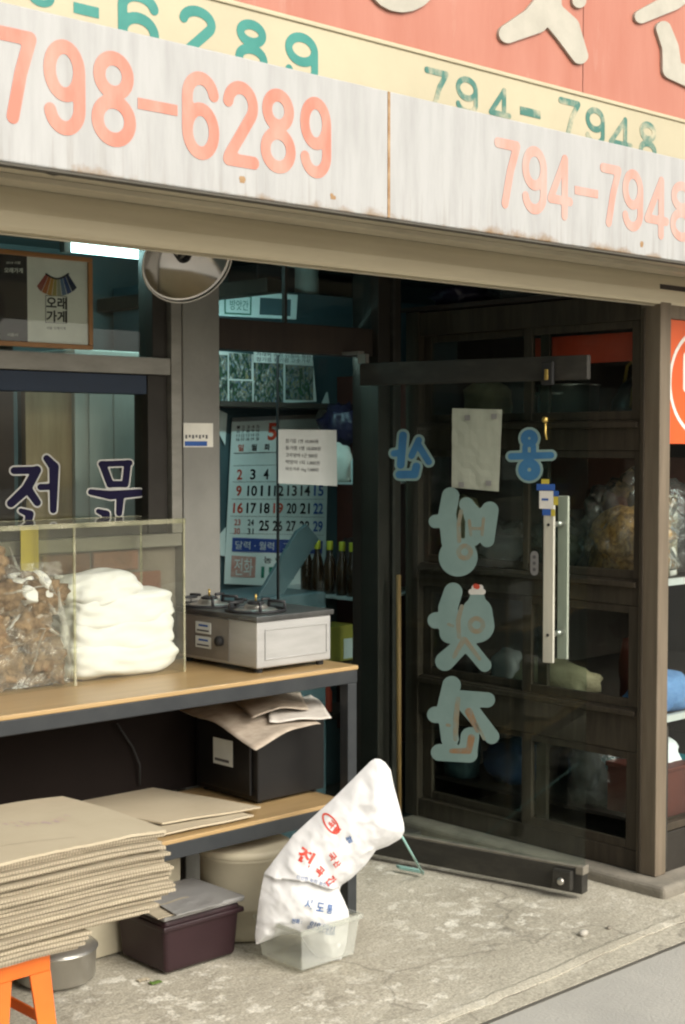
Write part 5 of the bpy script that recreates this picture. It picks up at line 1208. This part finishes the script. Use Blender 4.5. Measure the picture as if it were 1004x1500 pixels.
for sx_ in (0, 1):
    for sy_ in (0, 1):
        xt = QX1 if sx_ else QX0; yt = QY1 if sy_ else QY0; dx = 1 if sx_ else -1; dy = 1 if sy_ else -1
        fl_ = .022; w1, w0 = .062, .046
        mb = MB()
        def leg_plate(ax):
            zt, zb = QZ-.0605, .004
            if ax == 'x':   # plate in the XZ plane
                tp = [(xt, yt), (xt-dx*w1, yt)]; bt = [(xt+dx*fl_, yt+dy*fl_), (xt+dx*(fl_-w0), yt+dy*fl_)]; th = Vector((0,-dy*.008,0))
            else:
                tp = [(xt, yt-dy*.0085), (xt, yt-dy*w1)]; bt = [(xt+dx*fl_, yt+dy*fl_-dy*.0085), (xt+dx*fl_, yt+dy*(fl_-w0))]; th = Vector((-dx*.008,0,0))
            q = [Vector((*tp[0], zt)), Vector((*tp[1], zt)), Vector((*bt[1], zb)), Vector((*bt[0], zb))]
            mb.add(q+[v+th for v in q], [(0,1,2,3),(7,6,5,4),(0,4,5,1),(1,5,6,2),(2,6,7,3),(3,7,4,0)])
        leg_plate('x'); leg_plate('y'); mb.build('leg', M['orange'], so)
e = .014
MB().box(QX0-e+.05, QX1+e-.05, QY0-e, QY0-e+.008, .145, .175).build('stretcher', M['orange'], so, bevel=.002)
MB().box(QX0-e+.05, QX1+e-.05, QY1+e-.008, QY1+e, .145, .175).build('stretcher', M['orange'], so, bevel=.002)
MB().box(QX0-e, QX0-e+.008, QY0-e+.05, QY1+e-.05, .145, .175).build('stretcher', M['orange'], so, bevel=.002)
MB().box(QX1+e-.008, QX1+e, QY0-e+.05, QY1+e-.05, .145, .175).build('stretcher', M['orange'], so, bevel=.002)

# cardboard stack
rng = random.Random(3); NS = 26; z = QZ+.0015; zt_top = .655
dzs = (zt_top - z)/NS
for k in range(NS):
    top_ = k == NS-1
    t01 = k/(NS-1)
    xr_ = 2.435 - .03*abs(t01-.45)*2 + rng.uniform(-.012,.012)
    if k < 4: xr_ = 2.13 + .012*k
    elif k < 8: xr_ = 2.33 + .025*(k-4)
    yf = 3.31 + rng.uniform(-.012,.012) - .01*math.sin(math.pi*t01); yb = 3.80 + rng.uniform(-.03,.03); xl_ = 1.50 + rng.uniform(-.03,.03)
    if top_: xr_, yf, yb = 2.415, 3.295, 3.835
    sd = k*7.3; zz = z; tk = dzs*.72
    def f(u, v):
        fe = (1-v)**6; re = u**8
        x = xl_+(xr_-xl_)*u + (.006*mnoise.noise(Vector((sd, v*14, 0)))+.004*mnoise.noise(Vector((sd, v*50, 0))))*re
        y = yf+(yb-yf)*v + (.004*mnoise.noise(Vector((u*7, sd, 0)))+.0018*mnoise.noise(Vector((u*55, sd, 3)))+(.006*max(0,mnoise.noise(Vector((u*26, sd, 5)))) if top_ else 0))*fe
        zq = zz + .0009*mnoise.noise(Vector((u*4, v*3, sd*.3))) - .010*max(0,(u-.75)/.25)**2*(.4+.6*t01)
        if top_: zq += .004*mnoise.noise(Vector((u*6, v*2, 9)))*(1-v) + .006*math.sin(math.pi*v)*u
        return (x, y, zq)
    o = MB().grid(f, 54, 10).build('cardboard_sheet', M['cardtop'] if top_ else M['card'], recalc=False)
    md = o.modifiers.new('solid', 'SOLIDIFY'); md.thickness = tk; md.offset = 1
    lb = 'topmost flattened cardboard sheet of the stack on the orange stool' if top_ else ('short lowest cardboard sheet sticking out left under the stack' if k == 0 else 'flattened cardboard sheet within the thick stack on the orange stool')
    tag(o, lb, 'cardboard', 'cardboard stack on the stool')
    if top_:
        mb = MB()
        def onsheet(u, v): q = Vector(f(u, v)); q.z += tk+.0006; return q
        rr = random.Random(8)
        for q in range(16):
            u0, v0 = .64+q*.012+rr.uniform(-.01,.01), .52+rr.uniform(-.05,.05)-.004*q
            mb.grid(lambda a_, b_: onsheet(u0+.012*a_, v0+.05*b_*rr.uniform(.9,1)), 2, 2)
        mb.build('ink_mark', M['inkmark'], o, recalc=False)
        mb = MB(); mb.grid(lambda a_, b_: onsheet(.30+.42*a_, .34-.20*a_+.006*b_), 20, 1); mb.build('crease', M['card'], o, recalc=False)
    z += dzs

# ================================================================== TUB WITH SACK
tu = thing('plastic_tub', 'frosted square plastic tub on the floor holding the white sack', 'tub', (3.2, 3.6, 0))
TU = (3.085, 3.345, 3.49, 3.72)
def tubwall(mb, x0, x1, y0, y1, z0, z1, k, t):
    o = [(x0+k,y0+k,z0),(x1-k,y0+k,z0),(x1-k,y1-k,z0),(x0+k,y1-k,z0),(x0,y0,z1),(x1,y0,z1),(x1,y1,z1),(x0,y1,z1)]
    i = [(x0+k+t,y0+k+t,z0+t),(x1-k-t,y0+k+t,z0+t),(x1-k-t,y1-k-t,z0+t),(x0+k+t,y1-k-t,z0+t),(x0+t,y0+t,z1),(x1-t,y0+t,z1),(x1-t,y1-t,z1),(x0+t,y1-t,z1)]
    fo = [(0,3,2,1),(0,1,5,4),(1,2,6,5),(2,3,7,6),(3,0,4,7)]; fi = [(8+a,8+d,8+c_,8+b) for a, b, c_, d in fo]
    rm = [(4,5,13,12),(5,6,14,13),(6,7,15,14),(7,4,12,15)]
    return mb.add(o+i, fo+fi+rm)
tubwall(MB(), *TU, .016, .150, .014, .003).build('tub_body', M['tub'], tu)
mb = MB(); x0_, x1_, y0_, y1_ = TU
mb.box(x0_-.008, x1_+.008, y0_-.008, y0_-.0005, .138, .153); mb.box(x0_-.008, x1_+.008, y1_+.0005, y1_+.008, .138, .153); mb.box(x0_-.008, x0_-.0005, y0_-.0005, y1_+.0005, .138, .153); mb.box(x1_+.0005, x1_+.008, y0_-.0005, y1_+.0005, .138, .153)
mb.build('tub_rim', M['tub'], tu)
sk = thing('white_sack', 'bulging white woven sack with red and blue print leaning in the plastic tub', 'sack', (3.2, 3.6, .02))
SN = Vector((-.52,-.854,0)).normalized(); SP = Vector((3.20, 3.575, .2))
def inside_poly(poly, PX, PY):
    ins = np.zeros(PX.shape, bool); j = len(poly)-1
    for i in range(len(poly)):
        xi, yi = poly[i]; xj, yj = poly[j]
        with np.errstate(divide='ignore', invalid='ignore'):
            ins ^= ((yi > PY) != (yj > PY)) & (PX < (xj-xi)*(PY-yi)/(yj-yi+1e-12)+xi)
        j = i
    return ins
def pillow(poly, step, hmax, k, shift, name, seed):
    """closed inflated shape over an outline (photo crop units), a real volume in the plane SP/SN"""
    xs = np.arange(min(p[0] for p in poly)-step, max(p[0] for p in poly)+2*step, step); ys = np.arange(min(p[1] for p in poly)-step, max(p[1] for p in poly)+2*step, step)
    PX, PY = np.meshgrid(xs, ys); D = np.full(PX.shape, 1e9)
    for i in range(len(poly)):
        a, b = poly[i], poly[(i+1) % len(poly)]; dx, dy = b[0]-a[0], b[1]-a[1]; t = np.clip(((PX-a[0])*dx+(PY-a[1])*dy)/(dx*dx+dy*dy), 0, 1)
        D = np.minimum(D, np.hypot(PX-a[0]-t*dx, PY-a[1]-t*dy))
    ins = inside_poly(poly, PX, PY); S = np.where(ins, -D, D)
    vid, V, Fc = {}, [], []
    def gv(key, x, y, d):
        if key not in vid: vid[key] = len(V); V.append((x, y, d))
        return vid[key]
    for j in range(len(ys)-1):
        for i in range(len(xs)-1):
            cs = [(i,j),(i+1,j),(i+1,j+1),(i,j+1)]; ds = [S[c[1],c[0]] for c in cs]
            if min(ds) > 0: continue
            pg = []
            for q in range(4):
                c_, e_ = cs[q], cs[(q+1)%4]; d0, d1 = ds[q], ds[(q+1)%4]
                if d0 <= 0: pg.append(gv(c_, xs[c_[0]], ys[c_[1]], -d0))
                if (d0 <= 0) != (d1 <= 0):
                    t = d0/(d0-d1); pg.append(gv((min(c_,e_),max(c_,e_)), xs[c_[0]]+(xs[e_[0]]-xs[c_[0]])*t, ys[c_[1]]+(ys[e_[1]]-ys[c_[1]])*t, 0))
            if len(pg) >= 3: Fc.append(tuple(pg))
    mb = MB()
    H = [height(x, y, d, hmax, k, seed) for x, y, d in V]
    B = [sackpt(x, y)+SN*shift for x, y, d in V]
    mb.v = [B[i]+SN*H[i] for i in range(len(V))] + [B[i]-SN*H[i]*.9 for i in range(len(V))]
    N_ = len(V); edge = {}
    for fc in Fc:
        mb.f.append(fc); mb.f.append(tuple(N_+i for i in reversed(fc)))
        for q in range(len(fc)):
            e_ = (fc[q], fc[(q+1)%len(fc)]); edge.setdefault(tuple(sorted(e_)), []).append(e_)
    for kx, es in edge.items():
        if len(es) == 1: a, b = es[0]; mb.f.append((b, a, N_+a, N_+b))
    return mb
def sackpt(x, y): return atp(370 + x/3.862, 1100 + y/3.862, SP, SN)
def height(x, y, d, hmax, k, seed):
    h = hmax*(1-math.exp(-d/k))
    cr = .012*mnoise.fractal(Vector((x*.006+y*.004+seed, y*.0035-x*.004, seed)), 1, 2, 4) + .005*(.45-abs(mnoise.noise(Vector((x*.011+y*.006+seed, y*.006-x*.003, 1))))*2) + .002*(.4-abs(mnoise.noise(Vector((x*.02-y*.01, y*.018+seed, 4))))*2)
    return max(.0008, h + cr*min(1, d/40))
OUT = [(70,690),(230,480),(480,250),(640,90),(672,58),(695,45),(725,48),(755,68),(785,110),(800,190),(840,340),(858,410),(862,455),(842,498),(770,540),(700,565),(640,650),(560,725),(505,762),
       (492,790),(512,830),(545,905),(550,950),(535,1090),(505,1185),(440,1204),(390,1190),(320,1120),(270,1040),(160,1045),(60,1085),(22,1098),(15,1050),(38,850),(55,760)]
_CR = [(40,700),(120,712),(210,706),(300,715),(370,742),(440,768),(520,768)]
def height(x, y, d, hmax, k, seed):
    h = hmax*(1-math.exp(-d/k))
    dm, side = 1e9, 0
    for i in range(len(_CR)-1):
        a, b = _CR[i], _CR[i+1]; dx, dy = b[0]-a[0], b[1]-a[1]; t = max(0, min(1, ((x-a[0])*dx+(y-a[1])*dy)/(dx*dx+dy*dy))); q = math.hypot(x-a[0]-t*dx, y-a[1]-t*dy)
        if q < dm: dm = q; side = (dx*(y-a[1])-dy*(x-a[0]))
    # the slack upper part folds over the lower one: sharp step below the fold
    h += (.010*math.exp(-dm/70) if side < 0 else -.017*math.exp(-dm/60))*min(1, d/40)
    cr = .009*mnoise.fractal(Vector((x*.005+y*.004+seed, y*.0035-x*.004, seed)), 1, 2, 3) + .0048*(.45-abs(mnoise.noise(Vector((x*.004+y*.009+seed, y*.003-x*.008, 1))))*2) + .0014*(.4-abs(mnoise.noise(Vector((x*.016-y*.008, y*.014+seed, 4))))*2)
    return max(.0008, h + cr*min(1, d/50))
pillow(OUT, 7, .060, 75, -.005, 'u', 5.0).build('sack_body', M['sack'], sk, smooth=True)
def sdist(x, y):
    dm = 1e9
    for i in range(len(OUT)):
        a, b = OUT[i], OUT[(i+1)%len(OUT)]; dx, dy = b[0]-a[0], b[1]-a[1]; t = max(0, min(1, ((x-a[0])*dx+(y-a[1])*dy)/(dx*dx+dy*dy))); dm = min(dm, math.hypot(x-a[0]-t*dx, y-a[1]-t*dy))
    return dm
def on_sack(X, Y): return sackpt(X, Y) + SN*(-.005 + height(X, Y, sdist(X, Y), .060, 75, 5.0) + .0012)
v2, f2 = stroke_shape([([(433+30*math.cos(t_)*math.cos(-.6)-56*math.sin(t_)*math.sin(-.6), 398+30*math.cos(t_)*math.sin(-.6)+56*math.sin(t_)*math.cos(-.6)) for t_ in [k*2*math.pi/22 for k in range(23)]], 4.5)], 4)
mb = MB(); thick(mb, v2, f2, on_sack, SN, .0005); mb.build('sack_print', M['sackred'], sk)
def sack_print(s, p0, ang, w, h, m, lobe, bold=.02):
    vs, fs = glyphs(s, bold)
    if not vs: return
    x0 = min(v[0] for v in vs); x1 = max(v[0] for v in vs); y0 = min(v[1] for v in vs); y1 = max(v[1] for v in vs); ca, sa = math.cos(ang), math.sin(ang)
    def m3(x, y):
        u = (x-x0)/(x1-x0)*w; v = -(y-y0)/(y1-y0)*h; return on_sack(p0[0]+u*ca-v*sa, p0[1]+u*sa+v*ca)
    mb = MB(); thick(mb, vs, fs, m3, SN, .0006); mb.build('sack_print', M[m], sk)
sack_print('국', (405,570), .9, 40, 42, 'sackred', 'u', .03); sack_print('산', (432,610), .9, 40, 42, 'sackred', 'u', .03)
sack_print('진', (232,592), .55, 84, 84, 'sackred', 'u', .04); sack_print('곡', (330,660), .75, 46, 52, 'sackred', 'u', .03); sack_print('간', (392,712), .95, 42, 62, 'sackred', 'u', .03)
sack_print('곡', (408,402), .75, 36, 40, 'sackred', 'u', .03); sack_print('물', (436,432), .75, 36, 40, 'sackred', 'u', .03)
sack_print('쌀', (525,505), -.5, 34, 40, 'sackblue', 'u', .02)
sack_print('신선한 우리 농산물', (230,690), .28, 200, 22, 'sackblue', 'u', .0)
sack_print('시', (275,862), .2, 44, 52, 'sackblue', 'l', .02); sack_print('도', (345,880), .2, 44, 48, 'sackblue', 'l', .02); sack_print('통', (402,896), .2, 36, 50, 'sackblue', 'l', .02)
sack_print('전화 :', (208,955), .1, 60, 32, 'sackblue', 'l', .01); sack_print('010-8891', (312,968), .22, 140, 30, 'sackblue', 'l', .01); sack_print('031-751-5200', (302,992), .2, 150, 22, 'sackblue', 'l', .0)

# ================================================================== SMALL THINGS ON THE FLOOR
dp = thing('mint_brush', 'thin mint green stick with pale blade lying by the sack', 'brush', at(612, 1280, Z=.012))
a, b = at(587, 1222, Y=3.60), at(620, 1280, Z=.012)
MB().tube([b, a], .0045, 8).build('handle', M['mint'], dp, smooth=True)
p0, p1 = at(585, 1274, Z=.012), at(622, 1281, Z=.012)
MB().obox(p0, p1-p0, Vector((.012,.03,0)), Vector((0,0,.014))).build('blade', M['mint'], dp, bevel=.003)
p = at(855, 1362, Z=.02)
o = MB().blob((p.x, p.y, floor_z(p.x,p.y)+.009), (.022,.014,.011), amp=.3, seed=91, sub=2).build('pebble', M['pebble'], smooth=True); tag(o, 'small pale pebble on the concrete in front of the door', 'pebble')
p = at(893, 1352, Z=.02)
o = MB().blob((p.x, p.y, floor_z(p.x,p.y)+.005), (.012,.008,.006), amp=.3, seed=93, sub=2).build('pebble', M['plinth'], smooth=True); tag(o, 'tiny dark pebble right of the pale one', 'pebble')
for k, (px, py, m, lb) in enumerate(((210,1433,'card','tan scrap of paper on the floor beside the maroon bin'), (228,1437,'leafgreen','small green leaf scrap under the maroon bin corner'), (119,1430,'paper','tiny white scrap on the floor beside the steel pot'))):
    p = at(px, py, Z=.005)
    o = MB().grid(lambda u, v: (p.x-.02+.04*u, p.y-.012+.024*v, floor_z(p.x,p.y)+.004+.006*abs(mnoise.noise(Vector((u*3+k*5,v*3,0))))), 5, 4).build('floor_scrap', M[m], solid=.001, recalc=False); tag(o, lb, 'scrap')
